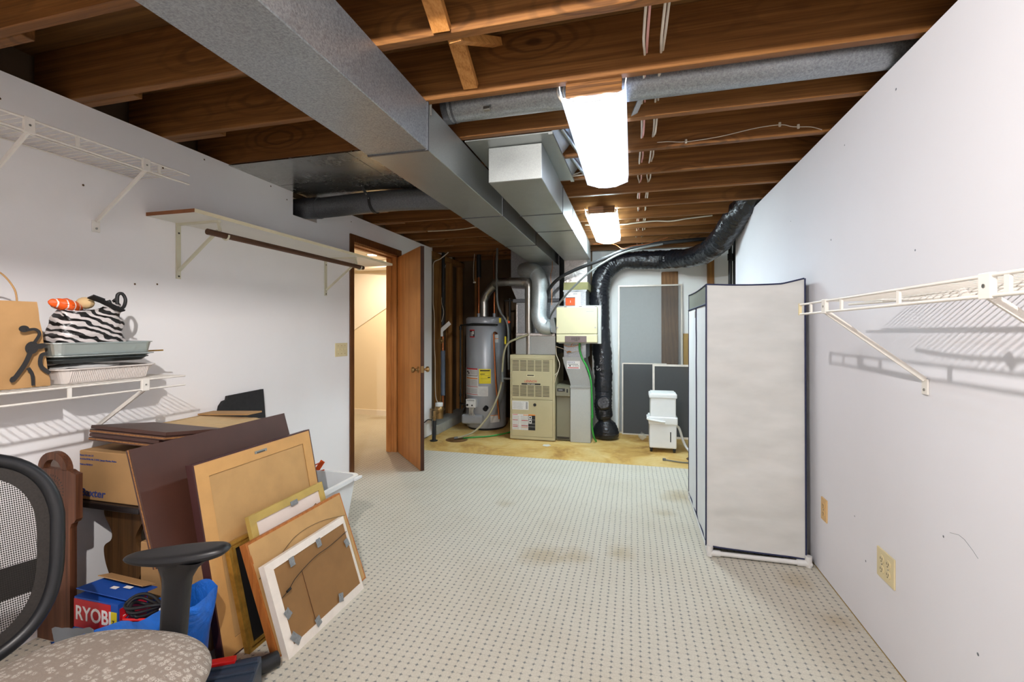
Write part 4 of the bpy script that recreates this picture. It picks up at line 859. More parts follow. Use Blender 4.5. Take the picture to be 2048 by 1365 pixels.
# refrigerant lines
tag(MB().tube(smooth([(-1.02, 5.42, 1.38), (-.985, 5.30, 1.55), (-.93, 5.18, 1.72), (-.80, 5.10, 1.85), (-.60, 5.05, 1.94), (-.35, 5.0, 2.02), (-.14, 4.98, 2.10), (.0, 4.97, 2.14), (.25, 4.97, 2.17), (.55, 5.0, 2.195), (.85, 5.1, 2.22), (1.15, 5.2, 2.23)]), .019, 14).build('refrigerant_line', 'rubber'), 'thick black insulated line sweeping from the coil up to the right wall', 'pipe')
tag(MB().tube(smooth([(-.95, 5.32, 1.32), (-.90, 5.16, 1.44), (-.78, 5.05, 1.58), (-.60, 4.98, 1.76), (-.42, 4.95, 1.91), (-.22, 4.93, 2.03), (-.08, 4.95, 2.09), (.1, 4.95, 2.13), (.3, 4.96, 2.16)]), .011, 12).build('refrigerant_line', 'greyhose'), 'thinner grey line crossing in front of the return column', 'pipe')
tag(MB().tube(smooth([(-.42, 5.1, 2.22), (-.2, 5.05, 2.20), (-.1, 4.90, 2.12), (.0, 4.93, 2.15), (.15, 4.95, 2.17), (.35, 4.98, 2.23)]), .004, 8).build('copper_line', 'copper'), 'thin copper line draped over the black insulated line', 'pipe')
# black flexible duct
t = thing('flex_duct', (-.33, 5.55, 0), 'black plastic flexible duct from the right wall along the back wall to the floor', 'duct')
path = smooth([(1.10, 3.95, 2.40), (.99, 4.07, 2.385), (.90, 4.25, 2.30), (.84, 4.5, 2.20), (.79, 4.75, 2.11), (.70, 5.1, 2.065), (.55, 5.45, 2.08), (.36, 5.68, 2.11), (.12, 5.74, 2.12), (-.10, 5.75, 2.12), (-.26, 5.74, 2.06), (-.355, 5.71, 1.93), (-.388, 5.69, 1.75), (-.386, 5.66, 1.45), (-.358, 5.62, 1.1), (-.342, 5.60, .8), (-.335, 5.59, .50)], 14)
def lumpy(mb, path, rf, n=30):
    vs = []; fs = []; up = Vector((0, 0, 1)).orthogonal()
    for i, p in enumerate(path):
        tt = (path[min(i+1, len(path)-1)]-path[max(i-1, 0)]).normalized(); up = (up-tt*up.dot(tt)).normalized(); sd = tt.cross(up)
        for k in range(n):
            a = 2*PI*k/n; d = up*math.cos(a)+sd*math.sin(a); q = p+d*.1
            r = rf(i/len(path))+.012*noise.noise(q*9)+.004*noise.noise(q*22)+.003*math.sin(i*2.2)
            vs.append(p+d*r)
    for i in range(len(path)-1):
        for k in range(n): fs.append([i*n+k, i*n+(k+1) % n, (i+1)*n+(k+1) % n, (i+1)*n+k])
    mb.add(vs, fs, 0, True); mb.add(vs[:n], [list(range(n))[::-1]]); mb.add(vs[-n:], [list(range(n))]); return mb
lumpy(MB(), path, lambda s: .105 if s < .5 else .098+.014*math.sin((s-.5)*6)).build('jacket', 'flex', t)
lumpy(MB(), smooth([(-.335, 5.57, .53), (-.335, 5.55, .42), (-.33, 5.53, .33), (-.32, 5.52, .26), (-.31, 5.52, .20), (-.305, 5.53, .12), (-.305, 5.54, .03), (-.305, 5.54, .012)], 8), lambda s: .10-.03*math.exp(-((s-.52)/.06)**2)+.05*math.exp(-((s-.78)/.16)**2)-.05*max(0, s-.9)*10*.5).build('gathered_end', 'flex', t)
lumpy(MB(), [Vector((-.325, 5.44-.002*i*0, .425))+Vector((0, -.012*i, .003*i)) for i in range(6)], lambda s: .085-.06*max(0, s-.55)).build('taped_fold', 'flex', t)
for z, x in ((1.42, -.40), (.80, -.345)):
    MB().text('5"', .07, (x-.015, 5.474, z), (.25, -.05, 1) if False else (0, 0, 1), (-1, 0, 0), 0, .0005).build('printed_size', 'labelgrey', t)
MB().text('5', .075, (.33, 5.552, 2.07), (1, 0, 0), (0, 0, 1), 0, .0005).build('printed_size', 'labelgrey', t)

# ------------------------------------------------------------------ water heater
WX, WY = -1.872, 5.80; r = .265
t = thing('water_heater', (WX, WY, 0), 'tall grey cylindrical gas water heater with safety labels and yellow sticker', 'water heater')
MB().lathe([(r-.03, .0), (r-.025, .03)], (WX, WY, 0), 40).build('base', 'black', t)
MB().lathe([(r-.006, .03), (r, .05), (r, 1.33), (r-.004, 1.337), (r-.004, 1.343), (r, 1.35), (r, 1.43), (r-.02, 1.447), (.06, 1.452)], (WX, WY, 0), 56).build('tank', 'heater', t)
def cyl_sheet(mb, u0, u1, z0, z1, off, mi=0, n=10):
    """a sheet bent round the tank; u in metres of arc, 0 faces the camera side (-Y)"""
    vs = []
    for k in range(n+1):
        a = (u0+(u1-u0)*k/n)/r-.24
        for z in (z0, z1): vs.append((WX+math.sin(a)*(r+off), WY-math.cos(a)*(r+off), z))
    mb.add(vs, [[2*k, 2*k+2, 2*k+3, 2*k+1] for k in range(n)], mi, True)
mb = MB(); cyl_sheet(mb, -.26, -.195, .44, .79, .002); cyl_sheet(mb, -.185, .045, .44, .79, .002); cyl_sheet(mb, .045, .17, .44, .565, .002)
for a, b in ((.775, .79), (.655, .668)): cyl_sheet(mb, -.183, .035, a, b, .003, 1 if a > .7 else 2)
for z in (.555, .455): cyl_sheet(mb, -.183, .035, z, z+.006, .003, 1); cyl_sheet(mb, -.258, -.20, z-.05, z-.043, .003, 1)
cyl_sheet(mb, -.183, .035, .693, .699, .003, 3); cyl_sheet(mb, -.183, -.179, .70, .78, .003, 3); cyl_sheet(mb, .031, .035, .70, .78, .003, 3); cyl_sheet(mb, -.165, -.12, .735, .752, .003, 3); cyl_sheet(mb, -.13, -.10, .715, .735, .003, 3)
for i in range(7): cyl_sheet(mb, -.175, -.08, .572+i*.011, .576+i*.011, .003, 4); cyl_sheet(mb, -.07, .028, .572+i*.011, .576+i*.011, .003, 4)
for i in range(6): cyl_sheet(mb, -.175, -.08, .470+i*.011, .474+i*.011, .003, 4); cyl_sheet(mb, -.07, .028, .470+i*.011, .474+i*.011, .003, 4); cyl_sheet(mb, .06, .155, .455+i*.015, .458+i*.015, .003, 4)
for i in range(5): cyl_sheet(mb, -.08, .028, .715+i*.011, .719+i*.011, .003, 4)
mb.build('warning_label', ['label', 'red', 'orangeprint', 'ink', 'labelgrey'], t)
mb = MB(); cyl_sheet(mb, .055, .205, .60, .785, .0022); cyl_sheet(mb, .068, .192, .757, .773, .003, 1); cyl_sheet(mb, .07, .13, .716, .724, .003, 1); cyl_sheet(mb, .165, .195, .672, .684, .003, 1)
for z in (.735, .705, .66): cyl_sheet(mb, .075, .19, z, z+.002, .003, 1)
mb.build('energy_sticker', ['yellow', 'ink'], t, 'bright yellow energy sticker')
mb = MB(); cyl_sheet(mb, -.095, -.01, 1.185, 1.285, .002); cyl_sheet(mb, -.095, -.01, 1.27, 1.285, .003, 1); cyl_sheet(mb, -.095, -.01, 1.185, 1.197, .003, 1); cyl_sheet(mb, -.08, -.03, 1.20, 1.255, .003, 2); cyl_sheet(mb, -.05, -.02, 1.225, 1.265, .003, 3); mb.build('brand_badge', ['black', 'red', 'labelgrey', 'label'], t)
mb = MB(); cyl_sheet(mb, .20, .33, .105, .20, .002); cyl_sheet(mb, .20, .33, .19, .198, .003, 1); cyl_sheet(mb, .235, .31, 1.12, 1.22, .002); cyl_sheet(mb, .235, .31, 1.165, 1.173, .003, 1); mb.build('side_label', ['label', 'orangeprint'], t)
mb = MB(); mb.box(-2.035, -1.905, 5.465, 5.55, .30, .41, .012); mb.lathe([(.014, -.004), (.014, 0)], (-2.012, 5.463, .335), 14, 1, 'Y'); mb.lathe([(.010, -.004), (.010, 0)], (-1.95, 5.463, .332), 12, 1, 'Y'); mb.box(-2.02, -1.92, 5.463, 5.466, .385, .40, 0, 2); mb.tube([(-2.10, 5.5, .33), (-2.03, 5.5, .335)], .011, 10, 1)
mb.build('gas_valve', ['label', 'black_steel', 'labelgrey'], t)
MB().tube([(-1.79, 5.56, .30), (-1.80, 5.52, .275)], .03, 16).build('drain_spigot', 'rubber', t)
mb = MB(); mb.box(-2.11, -1.82, 5.50, 5.60, .085, .205, .03, 0, 3); mb.build('burner_cover', 'heater', t)
for k in range(4): MB().tube(smooth([(-1.99+k*.018, 5.475, .30), (-1.985+k*.015, 5.465, .25), (-2.0+k*.025, 5.49, .20)]), .0035, 6).build('burner_wire', 'cable', t)
MB().tube(smooth([(-1.665, 5.60, 1.235), (-1.68, 5.555, 1.25), (-1.685, 5.535, 1.23), (-1.683, 5.53, 1.15), (-1.66, 5.53, .65), (-1.62, 5.55, .16)], 4), .0115, 12).build('relief_pipe', 'copper', t)
mb = MB(); mb.tube(smooth([(WX-(r+.014)*math.sin(a+.0), WY-(r+.014)*math.cos(a), 1.345) for a in [1.15-2.0*i/12 for i in range(13)]], 2), .011, 10); mb.build('seismic_strap', 'black_steel', t)
tag(MB().tube([(-2.165, 5.62, 1.31), (-2.165, 5.62, .25)], .0125, 12).tube([(-2.165, 5.62, 1.28), (-2.165, 5.62, 1.33)], .019, 12).tube([(-2.165, 5.62, .42), (-2.165, 5.62, .45)], .018, 12).tube([(-2.165, 5.62, .33), (-2.08, 5.52, .33)], .0115, 10).tube([(-2.165, 5.62, 1.34), (-1.95, 5.50, 1.355), (-1.66, 5.53, 1.345)], .012, 10).build('gas_pipe', 'black_steel'), 'black gas pipe across and down the left of the water heater', 'pipe')
tag(MB().tube([(-1.975, 5.80, 1.45), (-1.975, 5.80, 1.74)], .0125, 12).tube([(-1.975, 5.80, 1.74), (-1.975, 5.80, 2.25)], .011, 12).tube([(-1.975, 5.80, 1.45), (-1.975, 5.80, 1.50)], .022, 12, 1).tube([(-1.975, 5.80, 1.98), (-1.975, 5.80, 2.28)], .03, 12, 2).build('copper_pipe', ['copper', 'heater', 'rubber']), 'left copper water pipe rising from the water heater top', 'pipe')
tag(MB().tube([(-1.76, 5.80, 1.45), (-1.76, 5.80, 1.78)], .0125, 12).tube([(-1.76, 5.80, 1.45), (-1.76, 5.80, 1.50)], .022, 12, 1).tube([(-1.765, 5.80, 1.85), (-1.765, 5.80, 1.93)], .014, 10, 2).tube([(-1.765, 5.80, 1.93), (-1.77, 5.80, 2.2), (-1.76, 5.8, 2.28)], .005, 8).build('copper_pipe', ['copper', 'heater', 'cable']), 'right copper pipe behind the flue elbow of the water heater', 'pipe')
tag(MB().tube(smooth([(-1.60, 5.40, 2.28), (-1.595, 5.35, 2.0), (-1.585, 5.33, 1.75), (-1.575, 5.33, 1.60), (-1.54, 5.34, 1.49), (-1.47, 5.35, 1.38), (-1.45, 5.35, 1.25), (-1.45, 5.36, 1.0), (-1.455, 5.4, .80)]), .013, 12).build('flexible_conduit', 'greyhose'), 'grey flexible conduit dropping between heater and furnace', 'conduit')
tag(MB().tube(smooth([(-1.17, 5.24, 1.23), (-1.30, 5.22, 1.18), (-1.42, 5.23, 1.12), (-1.475, 5.25, 1.0), (-1.50, 5.27, .8), (-1.52, 5.28, .62), (-1.57, 5.25, .44), (-1.66, 5.2, .25), (-1.78, 5.12, .10), (-1.90, 5.06, .04), (-2.0, 5.02, .02)]), .0115, 12).tube([(-1.97, 5.03, .022), (-2.01, 5.01, .018)], .015, 10, 1).tube([(-1.50, 5.27, .66), (-1.505, 5.275, .78)], .019, 10, 1).tube([(-1.5, 5.275, .70), (-1.40, 5.28, .70)], .013, 10, 1).build('condensate_hose', ['clearhose', 'greyhose']), 'pale hose looping from the plenum down to the floor drain', 'hose')
tag(MB().tube(smooth([(-1.385, 5.60, .03), (-1.5, 5.40, .02), (-1.65, 5.24, .012), (-1.80, 5.15, .012), (-1.92, 5.06, .014)]), .008, 10).build('garden_hose', 'green'), 'thin green hose on the floor running to the left floor drain', 'hose')
tag(MB().lathe([(.13, .001), (.12, .004), (.05, .002), (.01, .002)], (-1.98, 5.02, 0), 30).build('floor_drain', 'water'), 'rusty stained floor drain in front of the water heater', 'drain')
mb = MB(); mb.tube([(-1.50, 5.62, 1.68), (-1.50, 5.62, .75)], .016, 12); mb.tube([(-1.53, 5.64, 1.45), (-1.53, 5.64, 1.1)], .012, 10, 1); mb.tube([(-1.56, 5.60, 1.65), (-1.44, 5.60, 1.65)], .012, 10)
mb.box(-1.615, -1.59, 5.52, 5.54, 1.37, 1.43, .003, 2); mb.box(-1.555, -1.535, 5.56, 5.58, 1.10, 1.20, .004, 2); mb.tube([(-1.50, 5.58, 1.38), (-1.50, 5.56, 1.38)], .016, 10, 3)
tag(mb.build('gas_pipe', ['black_steel', 'brass', 'yellow', 'orangesign']), 'dark gas pipes with yellow valve handles behind the heater', 'pipe')
tag(MB().lathe([(.05, 0), (.05, .002)], (-.92, 5.02, .0), 5).build('paper_scrap', 'label'), 'scrap of white paper on the concrete in front of the return column', 'paper')

# ------------------------------------------------------------------ unfinished corner at the left
for i, y in enumerate((5.20, 5.60, 6.0, 6.40)):
    o = MB().box(-2.53, -2.44, y, y+.038, .115, 2.27).build('wall_stud', 'stud')
    tag(o, ['stud at the end of the left drywall', 'stud behind the water meter pipe', 'stud left of the water heater', 'stud in the dark back corner'][i]+', bare timber', 'stud', 'wall studs')
for i, x in enumerate((-2.25, -1.62)):
    tag(MB().box(x, x+.038, 6.42, 6.518, 0, 2.5).build('wall_stud', 'stud'), ['dark stud on the brown wall behind the heater, left', 'dark stud on the brown wall behind the vent pipe'][i], 'stud', 'wall studs')
tag(MB().box(-2.53, -2.44, 5.24, 6.5, 2.21, 2.275).build('top_plate', 'stud'), 'timber top plate over the bare studs at the left end', 'plate')
t = thing('water_meter', (-2.22, 5.0, 0), 'brass water meter on a black floor pipe by the bare stud wall', 'meter')
MB().tube([(-2.215, 4.90, 0), (-2.235, 4.96, .22)], .022, 14).lathe([(.045, 0), (.045, .008)], (-2.215, 4.90, .0), 20).build('riser', 'rubber', t)
MB().tube([(-2.235, 4.96, .21), (-2.24, 4.98, .33)], .017, 12).tube([(-2.237, 4.97, .25), (-2.237, 4.97, .275)], .026, 8).box(-2.30, -2.20, 4.975, 4.985, .345, .352).build('ball_valve', 'brass', t)
MB().tube([(-2.24, 4.98, .30), (-2.24, 5.12, .30), (-2.26, 5.3, .30)], .016, 12).lathe([(.05, -.03), (.055, .0), (.05, .04), (.03, .05)], (-2.245, 5.12, .32), 20).lathe([(.052, -.10), (.05, -.03)], (-2.245, 5.12, .32), 20).build('meter_body', 'brass', t)
MB().lathe([(.046, .04), (.046, .08), (.03, .085)], (-2.245, 5.12, .325), 20).build('dial_cap', 'label', t)
t = thing('supply_pipe', (-2.30, 5.36, .35), 'tall water pipe in blue grey foam sleeve along the bare studs', 'pipe')
MB().tube([(-2.30, 5.36, .33), (-2.30, 5.36, 1.20)], .0125, 12).build('pipe', 'copper', t)
MB().tube([(-2.30, 5.36, .46), (-2.30, 5.36, 1.02)], .027, 16).build('foam_sleeve', 'pipewrap', t)
MB().tube([(-2.30, 5.36, 1.34), (-2.295, 5.36, 2.25)], .02, 14).build('upper_sleeve', 'rubber', t)
MB().lathe([(.008, -.06), (.02, -.05)], (-2.30, 5.36, 1.145), 10, 0, 'Y').tube([(-2.30+.03*math.cos(a), 5.30, 1.145+.03*math.sin(a)) for a in [2*PI*i/16 for i in range(17)]], .005, 6).build('valve_wheel', 'brass', t)
mb = MB(); bar(mb, (-2.30, 5.33, 1.20), (-2.30, 5.33, 1.29), .03, .004, (0, 1, 0)); bar(mb, (-2.30, 5.33, 1.28), (-2.18, 5.30, 1.37), .05, .003, (0, 1, 0)); mb.build('paper_tag', 'label', t)
tag(MB().tube(smooth([(-2.20, 5.30, 2.24), (-2.30, 5.28, 2.16), (-2.385, 5.28, 2.12), (-2.395, 5.28, 2.0), (-2.395, 5.28, 1.75), (-2.40, 5.29, 1.6), (-2.385, 5.29, 1.45), (-2.385, 5.29, 1.1), (-2.375, 5.29, .9), (-2.375, 5.29, .65), (-2.36, 5.28, .45), (-2.28, 5.16, .40)]), .006, 8).build('cable', 'cable'), 'pale cable running down the bare studs to the water meter', 'cable')
tag(MB().tube(smooth([(-2.36, 4.84, .19), (-2.32, 4.86, .21), (-2.28, 4.88, .245), (-2.25, 4.92, .235)]), .006, 8).build('ground_wire', 'rubber'), 'short black wire curling from the floor pipe to the drywall', 'wire')
tag(MB().tube(smooth([(-2.28, 5.40, 2.1), (-2.31, 5.38, 1.95), (-2.28, 5.36, 1.8), (-2.31, 5.34, 1.65), (-2.28, 5.34, 1.5), (-2.31, 5.34, 1.38)]), .003, 6).build('wire_spiral', 'cable'), 'thin wire spiralling round the dark upper pipe sleeve', 'wire')
tag(MB().tube(smooth([(-1.93, 5.5, 2.24), (-1.96, 5.55, 2.1), (-1.98, 5.6, 1.95), (-1.975, 5.62, 1.90)]), .003, 6).box(-1.99, -1.955, 5.61, 5.63, 1.885, 1.905, .006, 0).build('sensor_wire', 'cable'), 'wire with a white plug hanging above the water heater', 'wire')

# ------------------------------------------------------------------ storage pile along the left wall
# leaning picture frames, seen from the back
def lean(x0, xt, zt, y0): return frame_T((x0, y0, .008), (0, 1, 0), (xt-x0, 0, zt-.008)), math.hypot(xt-x0, zt-.008)
def rect(a, b, c, d, z): return [(a, b, z), (c, b, z), (c, d, z), (a, d, z)]
t = thing('framed_picture', (-1.50, 1.74, .008), 'largest framed picture, maroon edged, its plain brown back facing out', 'picture frame', 'leaning picture frames')
T, H = lean(-1.492, -1.645, .752, 1.405); W = .665
MB(T).ring(rect(0, 0, W, H, 0), rect(.006, .006, W-.006, H-.006, 0), (0, 0, -.034)).build('frame_edge', 'maroon', t, 'dark maroon outer edge')
MB(T).ring(rect(.006, .006, W-.006, H-.006, 0), rect(.062, .062, W-.062, H-.062, 0), (0, 0, -.02)).build('frame_back', 'framewood', t)
mb = MB(T); mb.box(.062, W-.062, .062, H-.062, -.012, -.004); mb.build('backing_board', 'card_lt' if False else 'kraftpaper', t)
mb = MB(T); mb.ring(rect(.060, .060, W-.060, H-.060, -.0038), rect(.063, .063, W-.063, H-.063, -.0038), (0, 0, .0004)); mb.build('backing_gap', 'ink', t)
mb = MB(T); mb.box(W/2-.035, W/2+.035, H-.037, H-.025, 0, .002)
for i in range(7): mb.box(W/2-.022+i*.0065, W/2-.018+i*.0065, H-.037, H-.031, .002, .0025, 0, 1)
mb.build('sawtooth_hanger', ['steel', 'ink'], t)
t = thing('framed_picture', (-1.45, 1.7, .008), 'gilt framed picture with a black back between the largest frame and the brown paper one', 'picture frame', 'leaning picture frames')
T, H = lean(-1.440, -1.545, .425, 1.475); W = .52
mb = MB(T)
for o_, i_, z0, d in ((0, .012, -.004, -.022), (.012, .019, -.010, -.016), (.019, .028, -.002, -.022)): mb.ring(rect(o_, o_, W-o_, H-o_, z0), rect(i_, i_, W-i_, H-i_, z0), (0, 0, d))
mb.build('gilt_frame', 'gold', t); MB(T).box(.028, W-.028, .028, H-.028, -.02, -.014).build('black_panel', 'black', t)
t = thing('framed_picture', (-1.42, 1.76, .008), 'gold painted frame with a white backing card and grey tape on top', 'picture frame', 'leaning picture frames')
T, H = lean(-1.400, -1.535, .500, 1.562); W = .465
MB(T).ring(rect(0, 0, W, H, 0), rect(.034, .034, W-.034, H-.034, 0), (0, 0, -.02)).build('frame', 'goldback', t)
MB(T).box(.034, W-.034, .034, H-.034, -.014, -.006).build('backing_card', 'offwhite', t)
MB(T).prism([(.10, H*.62, -.0058), (W-.04, H*.62, -.0058), (W-.04, H-.12, -.0058), (W-.07, H-.085, -.0058)], (0, 0, .0005)).build('torn_paper', 'card_dk', t)
mb = MB(T); mb.box(W*.50, W*.50+.045, H-.044, H-.022, 0, .002); mb.build('tape', 'ducttape', t)
t = thing('framed_picture', (-1.36, 1.78, .008), 'picture backed in brown kraft paper with a slack hanging wire', 'picture frame', 'leaning picture frames')
T, H = lean(-1.316, -1.470, .430, 1.482); W = .60
MB(T).ring(rect(0, 0, W, H, 0), rect(.012, .012, W-.012, H-.012, 0), (0, 0, -.032)).build('frame', 'orangewood', t)
MB(T).grid(lambda u, v: (.008+(W-.016)*u, .008+(H-.016)*v, .001+.0025*noise.noise(Vector((u*4, v*4, 3)))), 16, 12).build('paper_back', 'kraftpaper', t)
MB(T).tube(smooth([(.012, H-.145, .004), (.10, H-.125, .006), (.24, H-.075, .006), (.40, H-.075, .006), (.585, H-.115, .004)]), .0009, 6).build('hanging_wire', 'black_steel', t)
t = thing('framed_picture', (-1.3, 1.74, .008), 'frontmost picture, white painted frame with brown backing and grey tape tabs', 'picture frame', 'leaning picture frames')
T, H = lean(-1.268, -1.385, .352, 1.488); W = .508
MB(T).ring(rect(0, 0, W, H, -.004), rect(.036, .036, W-.018, H-.030, 0), (0, 0, -.028)).build('frame', 'whitewood', t)
MB(T).grid(lambda u, v: (.034+(W-.050)*u, .034+(H-.062)*v, -.004+.002*noise.noise(Vector((u*3, v*3, 8)))), 10, 8).box(.17, .1706, .034, H*.72, -.0035, -.0008, 0, 1).build('backing_board', ['card_dk', 'walnut'], t)
MB(T).tube(smooth([(.036, H*.60, .002), (.075, H*.63, .004), (.13, H*.70, .005), (.25, H*.765, .005), (.36, H*.77, .005), (W-.016, H*.80, .002)]), .0014, 6).tube([(.065, H*.625, .004), (.085, H*.635, .005)], .005, 8).build('hanging_wire', 'black_steel', t)
for (x, y, a) in ((.13, H-.045, 0), (.30, H-.042, 0), (W-.035, H-.12, .2), (.045, H*.42, .4), (.18, .04, .2), (.34, .05, -.3), (.055, .045, .6)):
    R_ = Matrix.Translation((x, y, 0)) @ Matrix.Rotation(a, 4, 'Z')
    MB(T @ R_).grid(lambda u, v: (-.015+.03*u, -.018+.036*v*(1.5 if a == .6 else 1), .002+.003*noise.noise(Vector((u*3+x*50, v*3, 0)))), 4, 4).build('tape_tab', 'ducttape', t)
# dark brown board and the rest behind
t = thing('table_leaf', (-1.74, 1.68, .40), 'large dark brown laminate board leaning behind the largest picture frame', 'board')
T = frame_T((-1.668, 1.289, .405), (0, 1, 0), (-.132, 0, .425)); H = .445; W = .78
MB(T).box(0, W, 0, H, -.009, 0).box(0, W, 0, H, -.022, -.013).build('laminate_faces', 'darkboard', t)
MB(T).box(-.001, W, 0, H, -.0135, -.0085).build('chipboard_core', 'chip', t)
A, B_, D_ = Vector((-2.287, 1.475, .0)), Vector((-1.827, 1.443, .0)), Vector((-.02, .262, -.036))
bt = .0145
for i in range(4):
    z = .792+i*.0172
    T = frame_T(A+Vector((-.012*(i < 2)+.004*math.sin(i*2), .006*math.sin(i*3), z)), (B_-A), D_)
    tt = thing('shelf_board', tuple(T.translation), ['lowest', 'second lowest', 'second from top', 'topmost'][i]+' dark brown shelf board of the stack on the cardboard boxes', 'board', 'stacked dark shelf boards')
    L = (B_-A).length-(.03 if i < 2 else 0)
    MB(T).box(0, L, 0, .262, 0, bt*.32).box(0, L, 0, .262, bt*.68, bt).build('laminate_faces', 'darkboard', tt)
    MB(T).box(-.0006, L+.0006, -.0006, .2625, bt*.32, bt*.68).build('chipboard_core', 'chip' if i in (0, 2) else 'darkboard', tt)
t = thing('carton', (-2.17, 1.63, .53), 'cardboard carton with blue printing standing on a dark stool', 'box')
MB().box(-2.352, -1.992, 1.474, 1.79, .531, .745, .003, 0, 1).build('carton_body', 'card', t)
MB().text('Baxter', .047, (-2.345, 1.4735, .548), (1, 0, 0), (.12, 0, 1), 0, .0005, 'LEFT', 1.15, .02).text('Baxter S.A. de C.V.', .0105, (-2.347, 1.4735, .722), (1, 0, 0), (0, 0, 1)).text('Av. de los 50 Mts. No. 2 CIVAC, Jiutepec Morelos, Mexico', .0105, (-2.347, 1.4735, .706), (1, 0, 0), (0, 0, 1), 0, .0006, 'LEFT', .85).text('Made in MEXICO', .0105, (-2.347, 1.4735, .682), (1, 0, 0), (0, 0, 1)).build('printing', 'inkblue', t)
t = thing('stool', (-2.16, 1.63, 0), 'dark wooden stool with a shaped panel leg under the printed carton', 'stool')
MB().box(-2.36, -1.985, 1.455, 1.80, .503, .530, .008, 0, 3).build('stool_top', 'blackwood', t)
def vase(y, key):
    pr_ = [(.115, .50), (.112, .46), (.085, .42), (.068, .385), (.075, .355), (.110, .33), (.116, .30), (.105, .25), (.078, .19), (.066, .14), (.075, .08), (.12, .03), (.125, .0)]
    L = smooth([(-2.13-a, y, z) for a, z in pr_], 4); R = smooth([(-2.13+a, y, z) for a, z in pr_], 4)
    return MB().prism(L+R[::-1], (0, .022, 0)).build('panel_leg', key, t)
vase(1.50, 'darkwalnut'); vase(1.74, 'blackwood')
MB().box(-2.15, -2.11, 1.52, 1.74, .18, .24).build('stretcher', 'blackwood', t)
t = thing('rack_end', (-2.24, 1.34, 0), 'walnut rack end board with an arched handle and punched sunburst', 'rack')
cx = -2.283; y = 1.335
out = [(-2.365, y, .0), (-2.365, y, .70), (-2.352, y, .705), (-2.34, y, .715)]+[(cx-.062*math.cos(a), y, .722+.058*math.sin(a)) for a in [PI*i/14 for i in range(1, 14)]]+[(-2.205, y, .715), (-2.196, y, .702), (-2.182, y, .698), (-2.182, y, .52), (-2.19, y, .508), (-2.205, y, .50), (-2.212, y, .48), (-2.212, y, .0)]
hole = [(cx-.040*math.cos(a), y, .718+.034*math.sin(a)) for a in [PI*i/14 for i in range(15)]]
mb = MB(); mb.prism([(-2.367, y, 0), (-2.367, y, .70), (-2.355, y, .708), (-2.190, y, .708), (-2.172, y, .70), (-2.150, y, .695), (-2.150, y, .515), (-2.158, y, .503), (-2.174, y, .495), (-2.182, y, .475), (-2.182, y, .0)], (0, .024, 0))
ao = [(cx-.082*math.cos(PI*i/14), y, .706+.070*math.sin(PI*i/14)) for i in range(15)]; ai = [(cx-.050*math.cos(PI*i/14), y, .706+.040*math.sin(PI*i/14)) for i in range(15)]
for i in range(14): mb.prism([ao[i], ao[i+1], ai[i+1], ai[i]], (0, .024, 0))
mb.build('board', 'walnut', t)
mb = MB()
for r_ in (.042, .058):
    for i in range(30):
        a = 2*PI*i/30; mb.prism([(cx+rr*math.cos(a+da), y-.0006, .62+rr*math.sin(a+da)) for rr, da in ((r_, -.03), (r_+.008, -.025), (r_+.008, .025), (r_, .03))], (0, .002, 0))
mb.build('sunburst_marks', 'ink', t)
t = thing('crate', (-2.15, 1.96, 0), 'tall light wooden crate with slatted top under the dark board stack', 'crate')
MB().box(-2.36, -1.94, 1.83, 2.14, 0, .782, .003, 0, 1).build('crate_body', 'card_lt', t)
for i in range(3): MB().box(-2.36, -1.938, 1.80+.001+i*.092, 1.80+.089+i*.092, .783, .793, .002).build('top_slat', 'card_lt', t)
mb = MB(); bar(mb, (-2.36, 2.10, .80), (-2.02, 2.10, .815), .10, .008); mb.build('raised_flap', 'card', t)
MB().box(-2.02, -1.945, 2.08, 2.135, .7825, .7845).build('opening', 'ink', t)
t = thing('cardboard_box', (-1.8, 1.68, 0), 'plain cardboard box with a small blue mark under the dark brown board', 'box')
MB().box(-1.968, -1.605, 1.45, 1.82, .001, .398, .003, 0, 1).build('carton_body', 'card', t)
MB().ring([(-1.655, 1.4494, .345), (-1.610, 1.4494, .345), (-1.610, 1.4494, .392), (-1.655, 1.4494, .392)], [(-1.653, 1.4494, .347), (-1.612, 1.4494, .347), (-1.612, 1.4494, .390), (-1.653, 1.4494, .390)], (0, -.0006, 0)).text('i', .042, (-1.628, 1.4492, .354), (1, 0, 0), (0, 0, 1)).text('i', .042, (-1.6265, 1.4492, .354), (1, 0, 0), (0, 0, 1)).build('printed_mark', 'inkblue', t)
tag(MB(frame_T((-2.275, 2.18, .01), (0, 1, 0), (-.075, 0, .87))).prism([(0, 0, 0), (.34, 0, 0), (.335, .88, 0), (.06, .872, 0), (.055, .85, 0), (.03, .845, 0), (.008, .82, 0), (0, .79, 0)], (0, 0, -.03)).build('portfolio_case', 'black_cloth'), 'black cloth portfolio case leaning on the left wall behind the crate', 'case')
